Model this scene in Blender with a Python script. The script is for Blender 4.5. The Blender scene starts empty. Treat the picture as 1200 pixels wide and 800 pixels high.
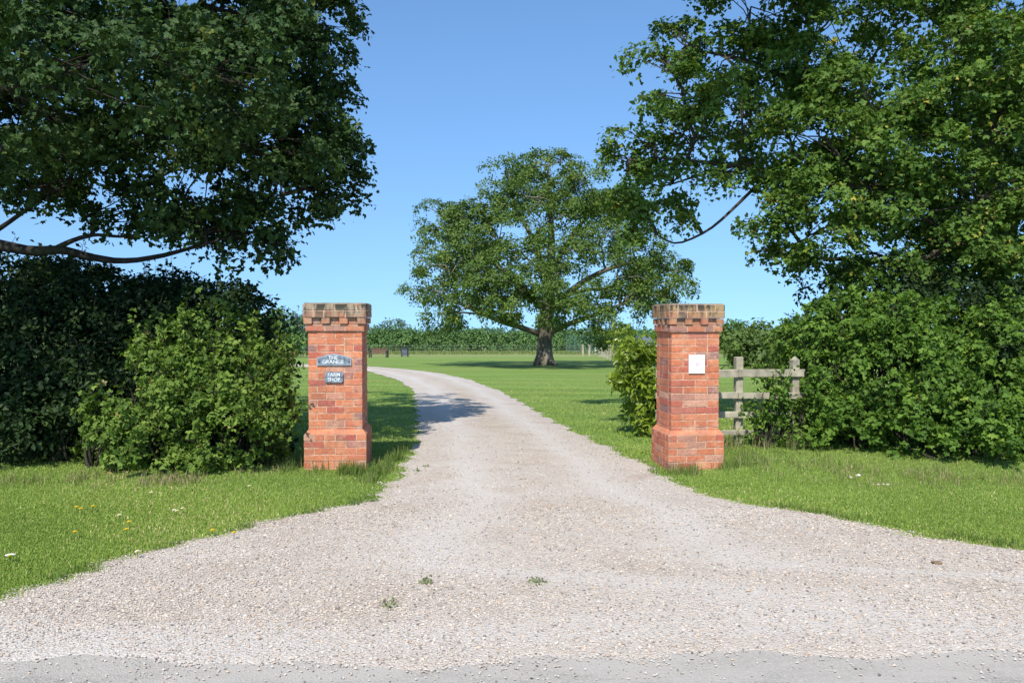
import bpy, math
import numpy as np
from mathutils import Vector

rng = np.random.default_rng(7)
S = bpy.context.scene
C = S.collection
F = 973.0                                   # focal length in photo pixels (1200 wide)
CAMZ = 1.64
PITCH = math.atan(25.0 / F)
SUN_EL, SUN_AZ = 49.0, 15.0                 # azimuth: degrees left of straight behind the camera

# ------------------------------------------------------------------ terrain
def sst(v, a, b):
    t = np.clip((np.asarray(v, float) - a) / (b - a), 0, 1)
    return t * t * (3 - 2 * t)

def zt(x, y):
    x = np.asarray(x, float); y = np.asarray(y, float)
    s = np.maximum(0, y - 9.5)
    z = -0.026 * (s - 2 * (1 - np.exp(-s / 2)))
    z = z + 0.11 * sst(x, 2.05, 3.0) * sst(y, 8.0, 9.4) * (1 - sst(y, 12, 17))
    z = z + 0.05 * (1 - sst(x, -3.2, -2.4)) * sst(y, 7.4, 8.6) * (1 - sst(y, 12, 17))
    return z

def ray(px, py):
    u = (px - 600) / F; v = (400 - py) / F
    return np.array([u, math.cos(PITCH) + math.sin(PITCH) * v, -math.sin(PITCH) + math.cos(PITCH) * v])

def P(px, py, d):
    r = ray(px, py)
    return np.array([0, 0, CAMZ]) + r * (d / r[1])

def G(px, py):
    r = ray(px, py)
    d = 1.0
    lo, hi = 0.5, 2000.0
    for _ in range(60):
        m = 0.5 * (lo + hi)
        p = np.array([0, 0, CAMZ]) + r * m
        if p[2] > zt(p[0], p[1]): lo = m
        else: hi = m
    p = np.array([0, 0, CAMZ]) + r * lo
    return p

# ------------------------------------------------------------------ object helpers
def unit(v):
    v = np.asarray(v, float)
    return v / np.maximum(np.linalg.norm(v, axis=-1, keepdims=True), 1e-9)

def tag(o, label=None, cat=None, group=None, kind=None):
    if label: o['label'] = label
    if cat: o['category'] = cat
    if group: o['group'] = group
    if kind: o['kind'] = kind
    return o

def empty(name, loc, label, cat, group=None, rz=0.0):
    o = bpy.data.objects.new(name, None)
    o.empty_display_size = 0.2
    C.objects.link(o)
    o.location = [float(v) for v in loc]; o.rotation_euler = (0, 0, rz)
    return tag(o, label, cat, group)

def np_mesh(name, V, faces, mats, attr=None, attr2=None, mat_idx=None, smooth=False):
    """faces: list of (k-sided index arrays)."""
    me = bpy.data.meshes.new(name)
    V = np.asarray(V, np.float32)
    if not isinstance(faces, (list, tuple)): faces = [faces]
    faces = [np.asarray(f, np.int32) for f in faces if len(f)]
    loops = np.concatenate([f.ravel() for f in faces])
    tot = np.concatenate([np.full(len(f), f.shape[1], np.int32) for f in faces])
    start = np.concatenate([[0], np.cumsum(tot)[:-1]]).astype(np.int32)
    me.vertices.add(len(V)); me.vertices.foreach_set('co', V.ravel())
    me.loops.add(len(loops)); me.loops.foreach_set('vertex_index', loops)
    me.polygons.add(len(tot)); me.polygons.foreach_set('loop_start', start)
    me.polygons.foreach_set('loop_total', tot)
    if not isinstance(mats, (list, tuple)): mats = [mats]
    for m in mats: me.materials.append(m)
    if mat_idx is not None: me.polygons.foreach_set('material_index', np.asarray(mat_idx, np.int32))
    me.polygons.foreach_set('use_smooth', np.full(len(tot), bool(smooth)))
    me.update(calc_edges=True)
    for nm, a in (('rnd', attr), ('var', attr2)):
        if a is not None:
            at = me.attributes.new(nm, 'FLOAT', 'FACE')
            at.data.foreach_set('value', np.asarray(a, np.float32))
    return me

def link(name, me, parent=None):
    o = bpy.data.objects.new(name, me); C.objects.link(o)
    if parent is not None:
        o.parent = parent
    return o

class MB:
    """collects boxes and tubes in the thing's own coordinates"""
    def __init__(s): s.V = []; s.Q = []; s.T = []; s.n = 0
    def add(s, V, Q=None, T=None):
        V = np.asarray(V, float)
        if Q is not None and len(Q): s.Q.append(np.asarray(Q, int) + s.n)
        if T is not None and len(T): s.T.append(np.asarray(T, int) + s.n)
        s.V.append(V); s.n += len(V)
    def box(s, c, size, rz=0.0, jit=0.0, bev=0.0):
        hx, hy, hz = [v / 2 for v in size]
        if bev <= 0:
            V = np.array([[x, y, z] for z in (-hz, hz) for y in (-hy, hy) for x in (-hx, hx)], float)
            Q = [[0, 2, 3, 1], [4, 5, 7, 6], [0, 1, 5, 4], [2, 6, 7, 3], [0, 4, 6, 2], [1, 3, 7, 5]]
            T = None
        else:
            V = []; idx = {}
            for sx in (-1, 1):
                for sy in (-1, 1):
                    for sz in (-1, 1):
                        for ax in range(3):
                            p = [sx * (hx - bev), sy * (hy - bev), sz * (hz - bev)]
                            p[ax] += (sx, sy, sz)[ax] * bev
                            idx[(sx, sy, sz, ax)] = len(V); V.append(p)
            Q = []; T = []
            for ax in range(3):
                o1, o2 = [a for a in range(3) if a != ax]
                for sg in (-1, 1):
                    f = []
                    for a, b in ((-1, -1), (1, -1), (1, 1), (-1, 1)):
                        k = [0, 0, 0]; k[ax] = sg; k[o1] = a; k[o2] = b
                        f.append(idx[(*k, ax)])
                    Q.append(f)
            for ax in range(3):
                o1, o2 = [a for a in range(3) if a != ax]
                for a in (-1, 1):
                    for b in (-1, 1):
                        k0 = [0, 0, 0]; k1 = [0, 0, 0]
                        k0[o1] = k1[o1] = a; k0[o2] = k1[o2] = b; k0[ax] = -1; k1[ax] = 1
                        Q.append([idx[(*k0, o1)], idx[(*k1, o1)], idx[(*k1, o2)], idx[(*k0, o2)]])
            for sx in (-1, 1):
                for sy in (-1, 1):
                    for sz in (-1, 1):
                        T.append([idx[(sx, sy, sz, a)] for a in range(3)])
            V = np.array(V, float)
        if jit: V = V + rng.normal(0, jit, V.shape)
        if rz:
            c_, s_ = math.cos(rz), math.sin(rz)
            V = np.stack([V[:, 0] * c_ - V[:, 1] * s_, V[:, 0] * s_ + V[:, 1] * c_, V[:, 2]], 1)
        s.add(V + np.asarray(c, float), Q, T)
    def tube(s, pts, rad, n=8, cap=True, wob=0.0):
        pts = np.asarray(pts, float); rad = np.broadcast_to(np.asarray(rad, float), (len(pts),))
        tan = unit(np.gradient(pts, axis=0))
        ref = np.array([0.31, 0.17, 0.93]); 
        if abs(np.dot(unit(pts[-1] - pts[0]), unit(ref))) > .9: ref = np.array([1., .1, .05])
        a = unit(np.cross(tan, ref)); b = np.cross(tan, a)
        th = np.linspace(0, 2 * math.pi, n, endpoint=False)
        ring = a[:, None] * np.cos(th)[None, :, None] + b[:, None] * np.sin(th)[None, :, None]
        R = rad[:, None] * (1 + (rng.normal(0, wob, (len(pts), n)) if wob else 0))
        V = pts[:, None] + ring * R[..., None]
        k = len(pts); I = np.arange(k * n).reshape(k, n)
        Q = np.stack([I[:-1], np.roll(I[:-1], -1, 1), np.roll(I[1:], -1, 1), I[1:]], -1).reshape(-1, 4)
        V = V.reshape(-1, 3); T = None
        if cap:
            V = np.vstack([V, pts[-1] + tan[-1] * rad[-1] * .4, pts[0]])
            e, f = len(V) - 2, len(V) - 1
            T = [[I[-1, j], I[-1, (j + 1) % n], e] for j in range(n)] + [[I[0, (j + 1) % n], I[0, j], f] for j in range(n)]
        s.add(V, Q, T)
    def build(s, name, mat, parent=None, smooth=False, attr_per=None):
        V = np.vstack(s.V)
        fs = []
        if s.Q: fs.append(np.vstack(s.Q))
        if s.T: fs.append(np.vstack(s.T))
        return link(name, np_mesh(name, V, fs, mat, smooth=smooth), parent)

# ------------------------------------------------------------------ materials
def mat_new(name):
    m = bpy.data.materials.new(name); m.use_nodes = True
    nt = m.node_tree; nt.nodes.clear()
    out = nt.nodes.new('ShaderNodeOutputMaterial')
    return m, nt, out

class N:
    def __init__(s, nt): s.nt = nt
    def __call__(s, typ, ins=None, **props):
        n = s.nt.nodes.new('ShaderNode' + typ)
        for k, v in props.items(): setattr(n, k, v)
        for k, v in (ins or {}).items():
            if isinstance(v, bpy.types.NodeSocket): s.nt.links.new(v, n.inputs[k])
            else: n.inputs[k].default_value = v
        return n
    def ramp(s, fac, stops, interp='LINEAR'):
        n = s.nt.nodes.new('ShaderNodeValToRGB')
        n.color_ramp.interpolation = interp
        el = n.color_ramp.elements
        while len(el) < len(stops): el.new(0.5)
        for e, (p, c) in zip(el, stops):
            e.position = p; e.color = (c[0], c[1], c[2], 1) if not isinstance(c, (int, float)) else (c, c, c, 1)
        s.nt.links.new(fac, n.inputs[0]); return n.outputs[0]
    def mix(s, fac, a, b, blend='MIX'):
        n = s.nt.nodes.new('ShaderNodeMix'); n.data_type = 'RGBA'; n.blend_type = blend
        for i_, v in ((0, fac), (6, a), (7, b)):
            sock = n.inputs[i_]
            if isinstance(v, bpy.types.NodeSocket): s.nt.links.new(v, sock)
            elif isinstance(v, (int, float)): sock.default_value = v if i_ == 0 else (v, v, v, 1)
            else: sock.default_value = (*v, 1)
        return n.outputs[2]
    def math(s, op, a, b=0.0):
        n = s.nt.nodes.new('ShaderNodeMath'); n.operation = op
        for sock, v in ((n.inputs[0], a), (n.inputs[1], b)):
            if isinstance(v, bpy.types.NodeSocket): s.nt.links.new(v, sock)
            else: sock.default_value = v
        return n.outputs[0]

def plain(name, col, rough=0.7, noise=0.25, scale=12.0, bump=0.0, metallic=0.0, spec=0.4):
    m, nt, out = mat_new(name); k = N(nt)
    tc = k('TexCoord').outputs['Object']
    nz = k('TexNoise', {'Vector': tc, 'Scale': scale, 'Detail': 5.0}).outputs['Fac']
    lo = tuple(c * (1 - noise) for c in col); hi = tuple(min(1, c * (1 + noise)) for c in col)
    base = k.ramp(nz, [(0.3, lo), (0.7, hi)])
    b = k('BsdfPrincipled', {'Base Color': base, 'Roughness': rough, 'Metallic': metallic, 'Specular IOR Level': spec})
    if bump:
        bp = k('Bump', {'Height': nz, 'Strength': bump, 'Distance': 0.01}); nt.links.new(bp.outputs[0], b.inputs['Normal'])
    nt.links.new(b.outputs[0], out.inputs[0])
    return m

def leaf_mat(name, stops, trans=0.32, rough=0.55, spec=0.22, tint=(1.25, 1.35, 0.5)):
    m, nt, out = mat_new(name); k = N(nt)
    a = k('Attribute', attribute_name='rnd').outputs['Fac']
    col = k.ramp(a, stops)
    b = k('BsdfPrincipled', {'Base Color': col, 'Roughness': rough, 'Specular IOR Level': spec})
    tcol = k.mix(1.0, col, tint, 'MULTIPLY')
    t = k('BsdfTranslucent', {'Color': tcol})
    mx = k('MixShader', {0: trans, 1: b.outputs[0], 2: t.outputs[0]})
    nt.links.new(mx.outputs[0], out.inputs[0])
    return m

def bark_mat(name, c0, c1, scale=6.0):
    m, nt, out = mat_new(name); k = N(nt)
    tc = k('TexCoord').outputs['Object']
    mp = k('Mapping', {'Vector': tc, 'Scale': (1, 1, 0.3)}).outputs[0]
    n1 = k('TexNoise', {'Vector': mp, 'Scale': scale, 'Detail': 8.0, 'Roughness': 0.7}).outputs['Fac']
    n2 = k('TexNoise', {'Vector': tc, 'Scale': scale * .35, 'Detail': 3.0}).outputs['Fac']
    base = k.ramp(n1, [(0.32, tuple(c * .45 for c in c0)), (0.5, c0), (0.7, c1)])
    base = k.mix(k.ramp(n2, [(0.5, 0.0), (0.7, 0.45)]), base, (0.09, 0.1, 0.04))
    bp = k('Bump', {'Height': n1, 'Strength': 0.9, 'Distance': 0.03})
    b = k('BsdfPrincipled', {'Base Color': base, 'Roughness': 0.9, 'Normal': bp.outputs[0], 'Specular IOR Level': 0.2})
    nt.links.new(b.outputs[0], out.inputs[0]); return m

M = {}
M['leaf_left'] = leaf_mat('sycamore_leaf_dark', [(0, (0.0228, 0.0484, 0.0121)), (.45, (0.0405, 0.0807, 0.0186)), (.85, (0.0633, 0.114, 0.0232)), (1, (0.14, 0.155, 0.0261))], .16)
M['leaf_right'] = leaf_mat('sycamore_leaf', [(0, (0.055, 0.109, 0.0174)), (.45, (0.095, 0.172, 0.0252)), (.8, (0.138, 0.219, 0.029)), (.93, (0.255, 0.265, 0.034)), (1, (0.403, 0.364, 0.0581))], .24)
M['leaf_mid'] = leaf_mat('oak_leaf', [(0, (0.0616, 0.108, 0.0225)), (.5, (0.109, 0.174, 0.0337)), (.9, (0.162, 0.233, 0.0408)), (1, (0.246, 0.27, 0.051))], .22)
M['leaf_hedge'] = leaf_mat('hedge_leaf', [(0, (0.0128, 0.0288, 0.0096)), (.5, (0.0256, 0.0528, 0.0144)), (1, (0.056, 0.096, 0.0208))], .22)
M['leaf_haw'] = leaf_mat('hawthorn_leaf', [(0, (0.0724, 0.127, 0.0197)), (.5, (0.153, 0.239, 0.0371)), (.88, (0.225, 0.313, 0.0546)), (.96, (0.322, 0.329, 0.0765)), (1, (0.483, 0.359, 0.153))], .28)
M['leaf_haw2'] = leaf_mat('hedgerow_leaf', [(0, (0.0575, 0.112, 0.0164)), (.5, (0.115, 0.21, 0.0274)), (.9, (0.181, 0.286, 0.0365)), (1, (0.262, 0.332, 0.0547))], .28)
M['leaf_laurel'] = leaf_mat('laurel_leaf', [(0, (0.12, 0.18, 0.02)), (.5, (0.24, 0.324, 0.035)), (1, (0.432, 0.48, 0.07))], .35, .3, .5)
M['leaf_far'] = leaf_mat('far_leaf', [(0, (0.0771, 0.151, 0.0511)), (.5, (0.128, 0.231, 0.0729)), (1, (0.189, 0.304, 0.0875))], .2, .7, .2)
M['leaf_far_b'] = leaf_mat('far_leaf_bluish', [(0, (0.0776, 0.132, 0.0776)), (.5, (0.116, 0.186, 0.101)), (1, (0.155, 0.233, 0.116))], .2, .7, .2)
M['leaf_wood'] = leaf_mat('wood_leaf', [(0, (0.066, 0.108, 0.0264)), (.5, (0.12, 0.18, 0.042)), (1, (0.18, 0.24, 0.054))], .25, .6, .3)
M['grass'] = leaf_mat('grass_blade', [(0, (0.173, 0.262, 0.0489)), (.5, (0.282, 0.391, 0.0711)), (.85, (0.389, 0.47, 0.111)), (.95, (0.649, 0.521, 0.245)), (1, (0.907, 0.625, 0.422))], .3, .5, .3, (1.2, 1.25, .5))
M['weed'] = leaf_mat('weed_leaf', [(0, (.13, .17, .06)), (.6, (.2, .24, .1)), (1, (.32, .3, .18))], .2, .7, .2)
M['long'] = leaf_mat('long_grass_blade', [(0, (.09, .16, .03)), (.45, (.17, .24, .05)), (.65, (.3, .28, .12)), (1, (.48, .38, .22))], .3, .6, .25, (1.15, 1.15, .7))
M['seed'] = leaf_mat('sycamore_seeds', [(0, (.2, .19, .05)), (.5, (.33, .29, .08)), (1, (.42, .33, .12))], .3)
M['bark_dark'] = bark_mat('bark_dark', (.035, .03, .024), (.07, .06, .046))
M['bark_right'] = bark_mat('bark_mossy', (.075, .06, .042), (.15, .125, .085))
M['bark_mid'] = bark_mat('bark_grey', (.17, .145, .11), (.42, .37, .29), 1.8)
M['wood_grey'] = plain('weathered_wood', (.37, .33, .24), .85, .35, 9, .3)
M['wood_pale'] = plain('pale_wood', (.42, .37, .29), .85, .3, 6)
M['wood_dusk'] = plain('grey_brown_wood', (.16, .15, .11), .85, .3, 6)
M['wood_dark'] = plain('dark_wood', (.04, .045, .045), .7, .3, 6)
M['wood_red'] = plain('red_brown_wood', (.16, .085, .06), .7, .3, 6)
M['green_metal'] = plain('green_metal', (.06, .14, .11), .5, .1, 6)
M['wire'] = plain('galvanised_wire', (.4, .4, .38), .5, .1, 6, 0, .6)
M['white_post'] = plain('white_paint', (.75, .76, .74), .6, .06, 5)
M['slate'] = plain('slate_roof', (.13, .15, .2), .6, .25, 4)
M['render'] = plain('pale_render', (.55, .52, .46), .9, .15, 3)
M['sign_slate'] = plain('slate_sign', (.17, .21, .245), .5, .5, 22, .2)
M['sign_edge'] = plain('sign_edge', (.42, .46, .52), .45, .15, 40)
M['letters'] = plain('white_lettering', (.7, .73, .73), .6, .25, 30)
M['notice'] = plain('white_notice', (.84, .84, .85), .4, .03, 14)
M['notice_pink'] = plain('faded_pink_print', (.85, .5, .56), .5, .15, 30)
M['notice_blue'] = plain('faded_blue_print', (.64, .8, .82), .5, .06, 30)
M['notice_lilac'] = plain('faded_lilac_print', (.78, .69, .78), .5, .08, 30)
M['screw'] = plain('dark_screw', (.06, .06, .09), .4, .1, 30, 0, .8)
M['yellow'] = plain('dandelion_yellow', (.8, .55, .02), .7, .1, 80)
M['white_petal'] = plain('daisy_white', (.85, .85, .8), .7, .05, 80)
M['stem'] = plain('green_stem', (.12, .2, .04), .6, .2, 40)
M['pale_stone'] = plain('pale_stone', (.6, .52, .43), .85, .25, 30, .4)
M['brown_stone'] = plain('brown_stone', (.19, .13, .075), .85, .45, 40, .4)

def brick_mats(tag_, lichen):
    m, nt, out = mat_new('brick_' + tag_); k = N(nt)
    a = k('Attribute', attribute_name='rnd').outputs['Fac']
    tc = k('TexCoord').outputs['Object']
    base = k.ramp(a, [(0, (.53, .17, .085)), (.25, (.58, .2, .1)), (.45, (.62, .24, .125)), (.64, (.49, .14, .085)),
                      (.78, (.43, .125, .09)), (.86, (.6, .33, .22)), (.94, (.39, .165, .13)), (1.0, (.31, .17, .15))])
    n1 = k('TexNoise', {'Vector': tc, 'Scale': 45.0, 'Detail': 6.0, 'Roughness': .7}).outputs['Fac']
    n2 = k('TexNoise', {'Vector': tc, 'Scale': 9.0, 'Detail': 5.0, 'Roughness': .65}).outputs['Fac']
    n3 = k('TexNoise', {'Vector': tc, 'Scale': 17.0, 'Detail': 4.0, 'W': 3.0}, noise_dimensions='4D').outputs['Fac']
    base = k.mix(1.0, base, k.ramp(n1, [(.3, (.72, .68, .66)), (.7, (1.2, 1.2, 1.2))]), 'MULTIPLY')
    base = k.mix(k.ramp(n2, [(.52, 0.0), (.68, .6)]), base, (.6, .36, .22))
    base = k.mix(k.ramp(n3, [(.64, 0.0), (.8, .4)]), base, (.3, .15, .12))
    g1 = k('TexNoise', {'Vector': k('Mapping', {'Vector': tc, 'Scale': (1, 1, .5)}).outputs[0], 'Scale': 4.5, 'Detail': 6.0, 'Roughness': .7, 'W': 7.0}, noise_dimensions='4D').outputs['Fac']
    base = k.mix(k.ramp(g1, [(.48, 0.0), (.66, .5)]), base, (.24, .12, .085))       # old grime
    if lichen:
        sep = k('SeparateXYZ', {'Vector': tc}).outputs[2]
        h = k.ramp(sep, [(0.0, 0), (1.0, 1)])
        zf = k.math('MULTIPLY', k.math('SUBTRACT', sep, 1.50), 5.0)     # rises towards the weathered top
        zf = k.math('MINIMUM', k.math('MAXIMUM', zf, 0.0), 1.5)
        l1 = k('TexNoise', {'Vector': tc, 'Scale': 11.0, 'Detail': 5.0, 'W': 9.0}, noise_dimensions='4D').outputs['Fac']
        l2 = k('TexNoise', {'Vector': k('Mapping', {'Vector': tc, 'Scale': (1, 1, .35)}).outputs[0], 'Scale': 13.0, 'Detail': 4.0, 'W': 5.0}, noise_dimensions='4D').outputs['Fac']
        base = k.mix(k.math('MULTIPLY', k.ramp(l1, [(.32, 0.15), (.55, .85)]), zf), base, lichen)
        base = k.mix(k.math('MULTIPLY', k.ramp(l2, [(.46, 0.0), (.56, .85)]), k.math('MAXIMUM', k.math('SUBTRACT', zf, .25), 0.0)), base, (.06, .055, .04))
    bp = k('Bump', {'Height': n1, 'Strength': .5, 'Distance': .006})
    b = k('BsdfPrincipled', {'Base Color': base, 'Roughness': .88, 'Normal': bp.outputs[0], 'Specular IOR Level': .25})
    nt.links.new(b.outputs[0], out.inputs[0])
    return m
M['brick'] = brick_mats('wall', None)
M['brick_cap'] = brick_mats('weathered', (.34, .27, .185))
M['brick_cap_r'] = brick_mats('weathered_ochre', (.36, .25, .125))
M['mortar'] = plain('lime_mortar', (.54, .35, .24), .95, .3, 25, .4)
M['cap_top'] = plain('cap_mortar_flaunching', (.25, .23, .18), .95, .4, 10, .4)

# ground materials -------------------------------------------------
def lawn_mat():
    m, nt, out = mat_new('mown_grass'); k = N(nt)
    tc = k('TexCoord').outputs['Object']
    n1 = k('TexNoise', {'Vector': tc, 'Scale': .35, 'Detail': 6.0}).outputs['Fac']
    n2 = k('TexNoise', {'Vector': tc, 'Scale': 3.0, 'Detail': 8.0, 'Roughness': .7}).outputs['Fac']
    n3 = k('TexNoise', {'Vector': tc, 'Scale': 34.0, 'Detail': 6.0, 'Roughness': .75}).outputs['Fac']
    mp = k('Mapping', {'Vector': tc, 'Rotation': (0, 0, math.radians(-24)), 'Scale': (.06, 1, 1)}).outputs[0]
    w = k('TexNoise', {'Vector': mp, 'Scale': .75, 'Detail': 3.0}).outputs['Fac']
    base = k.ramp(n2, [(.3, (.14, .225, .04)), (.5, (.185, .28, .052)), (.7, (.235, .325, .07))])
    base = k.mix(k.ramp(w, [(.44, 0.0), (.54, .7)]), base, (.26, .36, .085))
    sp_ = k('SeparateXYZ', {'Vector': tc})
    sv = k.math('ADD', k.math('ADD', sp_.outputs[1], k.math('MULTIPLY', sp_.outputs[0], .28)), k.math('MULTIPLY', n1, 1.2))
    st_ = k.math('ADD', k.math('MULTIPLY', k.math('SINE', k.math('MULTIPLY', sv, 2 * math.pi / 2.6)), .5), .5)
    base = k.mix(k.math('MULTIPLY', st_, .38), base, (.12, .215, .045))
    base = k.mix(k.ramp(n1, [(.5, 0.0), (.68, .5)]), base, (.25, .28, .075))
    base = k.mix(1.0, base, k.ramp(n3, [(.3, (.6, .6, .6)), (.7, (1.3, 1.3, 1.3))]), 'MULTIPLY')
    # unmown, straw coloured strip below the far hedge
    y = k('SeparateXYZ', {'Vector': tc}).outputs[1]
    yw = k.math('ADD', y, k.math('MULTIPLY', n1, 16.0))
    base = k.mix(k.ramp(k.math('DIVIDE', yw, 140.0), [(.57, 0.0), (.6, .6)]), base, (.27, .27, .12))
    bp = k('Bump', {'Height': n3, 'Strength': .8, 'Distance': .04})
    b = k('BsdfPrincipled', {'Base Color': base, 'Roughness': .9, 'Normal': bp.outputs[0], 'Specular IOR Level': .15})
    nt.links.new(b.outputs[0], out.inputs[0]); return m

def gravel_mat():
    m, nt, out = mat_new('gravel'); k = N(nt)
    tc = k('TexCoord').outputs['Object']
    v1 = k('TexVoronoi', {'Vector': tc, 'Scale': 62.0, 'Randomness': 1.0})
    v2 = k('TexVoronoi', {'Vector': tc, 'Scale': 145.0, 'Randomness': 1.0})
    n1 = k('TexNoise', {'Vector': tc, 'Scale': .8, 'Detail': 6.0, 'Roughness': .6}).outputs['Fac']
    n2 = k('TexNoise', {'Vector': tc, 'Scale': 6.0, 'Detail': 7.0, 'Roughness': .7}).outputs['Fac']
    mp = k('Mapping', {'Vector': tc, 'Scale': (.25, 1.3, 1)}).outputs[0]
    n3 = k('TexNoise', {'Vector': mp, 'Scale': .9, 'Detail': 5.0}).outputs['Fac']
    st = [(0, (.32, .28, .26)), (.14, (.47, .44, .41)), (.34, (.56, .5, .445)), (.52, (.5, .48, .465)), (.68, (.59, .51, .43)), (.82, (.65, .62, .58)), (.93, (.4, .375, .375)), (1, (.77, .75, .7))]
    c1 = k.ramp(k('SeparateColor', {'Color': v1.outputs['Color']}).outputs[0], st)
    c2 = k.ramp(k('SeparateColor', {'Color': v2.outputs['Color']}).outputs[1], st)
    base = k.mix(.5, c1, c2)
    base = k.mix(k.ramp(n2, [(.5, 0.0), (.75, .35)]), base, (.54, .51, .47))
    base = k.mix(k.ramp(n3, [(.52, 0.0), (.7, .4)]), base, (.6, .58, .55))      # worn pale wheel tracks
    base = k.mix(k.ramp(n1, [(.5, 0.0), (.72, .5)]), base, (.52, .45, .385))
    base = k.mix(1.0, base, (1.0, .945, .865), 'MULTIPLY')
    tr = k('Attribute', attribute_name='track').outputs['Fac']
    trn = k.math('MULTIPLY', tr, k.ramp(n1, [(.3, .35), (.6, 1.0)]))
    base = k.mix(k.math('MULTIPLY', trn, .55), base, (.62, .575, .52))
    wn = k('TexNoise', {'Vector': tc, 'Scale': 1.7, 'Detail': 7.0, 'Roughness': .7, 'W': 2.0}, noise_dimensions='4D').outputs['Fac']
    base = k.mix(k.math('MULTIPLY', k.ramp(wn, [(.5, 0.0), (.68, .75)]), k.math('SUBTRACT', 1.0, tr)), base, (.42, .33, .255))
    rdg = k('Attribute', attribute_name='ridge').outputs['Fac']
    base = k.mix(k.math('MULTIPLY', rdg, k.ramp(wn, [(.4, .0), (.62, .6)])), base, (.43, .33, .23))
    h = k.math('ADD', k.math('MULTIPLY', v1.outputs['Distance'], -1.0), k.math('MULTIPLY', v2.outputs['Distance'], -.5))
    bp = k('Bump', {'Height': h, 'Strength': .7, 'Distance': .012})
    b = k('BsdfPrincipled', {'Base Color': base, 'Roughness': .92, 'Normal': bp.outputs[0], 'Specular IOR Level': .2})
    nt.links.new(b.outputs[0], out.inputs[0]); return m

def road_mat():
    m, nt, out = mat_new('old_tarmac'); k = N(nt)
    tc = k('TexCoord').outputs['Object']
    n1 = k('TexNoise', {'Vector': k('Mapping', {'Vector': tc, 'Scale': (.5, 1.6, 1)}).outputs[0], 'Scale': 2.2, 'Detail': 7.0, 'Roughness': .65}).outputs['Fac']
    v = k('TexVoronoi', {'Vector': tc, 'Scale': 130.0})
    n2 = k('TexNoise', {'Vector': tc, 'Scale': 70.0, 'Detail': 5.0, 'Roughness': .7}).outputs['Fac']
    base = k.ramp(k('SeparateColor', {'Color': v.outputs['Color']}).outputs[0], [(0, (.17, .158, .138)), (.4, (.28, .262, .232)), (.8, (.36, .335, .295)), (1, (.52, .475, .41))])
    base = k.mix(1.0, base, k.ramp(n2, [(.3, (.7, .7, .7)), (.7, (1.25, 1.25, 1.25))]), 'MULTIPLY')
    base = k.mix(k.ramp(n1, [(.42, 0.0), (.62, .75)]), base, (.45, .415, .365))
    y = k('SeparateXYZ', {'Vector': tc}).outputs[1]
    e = k.math('MULTIPLY', k.math('SUBTRACT', k.math('ADD', y, k.math('MULTIPLY', n1, .6)), 3.85), 2.4)
    base = k.mix(k.math('MINIMUM', k.math('MAXIMUM', e, 0.0), .65), base, (.46, .42, .365))
    h = k.math('ADD', k.math('MULTIPLY', v.outputs['Distance'], -1.0), n2)
    bp = k('Bump', {'Height': h, 'Strength': .5, 'Distance': .006})
    b = k('BsdfPrincipled', {'Base Color': base, 'Roughness': .9, 'Normal': bp.outputs[0], 'Specular IOR Level': .2})
    nt.links.new(b.outputs[0], out.inputs[0]); return m

def stone_mat():
    m, nt, out = mat_new('gravel_stone'); k = N(nt)
    a = k('Attribute', attribute_name='rnd').outputs['Fac']
    col = k.ramp(a, [(0, (.16, .14, .13)), (.1, (.36, .33, .31)), (.28, (.53, .475, .43)), (.46, (.49, .475, .46)), (.6, (.59, .52, .45)), (.74, (.63, .6, .565)), (.86, (.56, .42, .31)), (.95, (.6, .56, .51)), (1, (.68, .65, .6))])
    col = k.mix(1.0, col, (.97, .92, .845), 'MULTIPLY')
    b = k('BsdfPrincipled', {'Base Color': col, 'Roughness': .85, 'Specular IOR Level': .25})
    nt.links.new(b.outputs[0], out.inputs[0]); return m
M['lawn'] = lawn_mat(); M['gravel'] = gravel_mat(); M['road'] = road_mat(); M['stone'] = stone_mat()

# ------------------------------------------------------------------ the ground
def grid_sheet(name, xs_of_y, ys, ncol, mat, dz, kind='structure'):
    V = []
    for y in ys:
        a, b = xs_of_y(y)
        x = np.linspace(a, b, ncol)
        V.append(np.stack([x, np.full(ncol, y), zt(x, np.full(ncol, y)) + dz], 1))
    V = np.vstack(V); I = np.arange(len(V)).reshape(len(ys), ncol)
    Q = np.stack([I[:-1, :-1], I[:-1, 1:], I[1:, 1:], I[1:, :-1]], -1).reshape(-1, 4)
    o = link(name, np_mesh(name, V, Q, mat, smooth=True)); tag(o, kind=kind); return o

ys = np.concatenate([np.arange(-30, 2, 4.0), np.arange(2, 20, .25), np.arange(20, 60, 1.0), np.arange(60, 200, 10.0), [300, 600, 1200, 2600]])
xs = np.concatenate([[-2200, -600, -200, -80, -40, -20], np.arange(-12, 12.01, .25), [20, 40, 80, 200, 600, 2200]])
X, Y = np.meshgrid(xs, ys)
V = np.stack([X, Y, zt(X, Y)], -1).reshape(-1, 3); I = np.arange(len(V)).reshape(X.shape)
Q = np.stack([I[:-1, :-1], I[:-1, 1:], I[1:, 1:], I[1:, :-1]], -1).reshape(-1, 4)
tag(link('ground', np_mesh('ground', V, Q, M['lawn'], smooth=True)), kind='structure')

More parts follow.
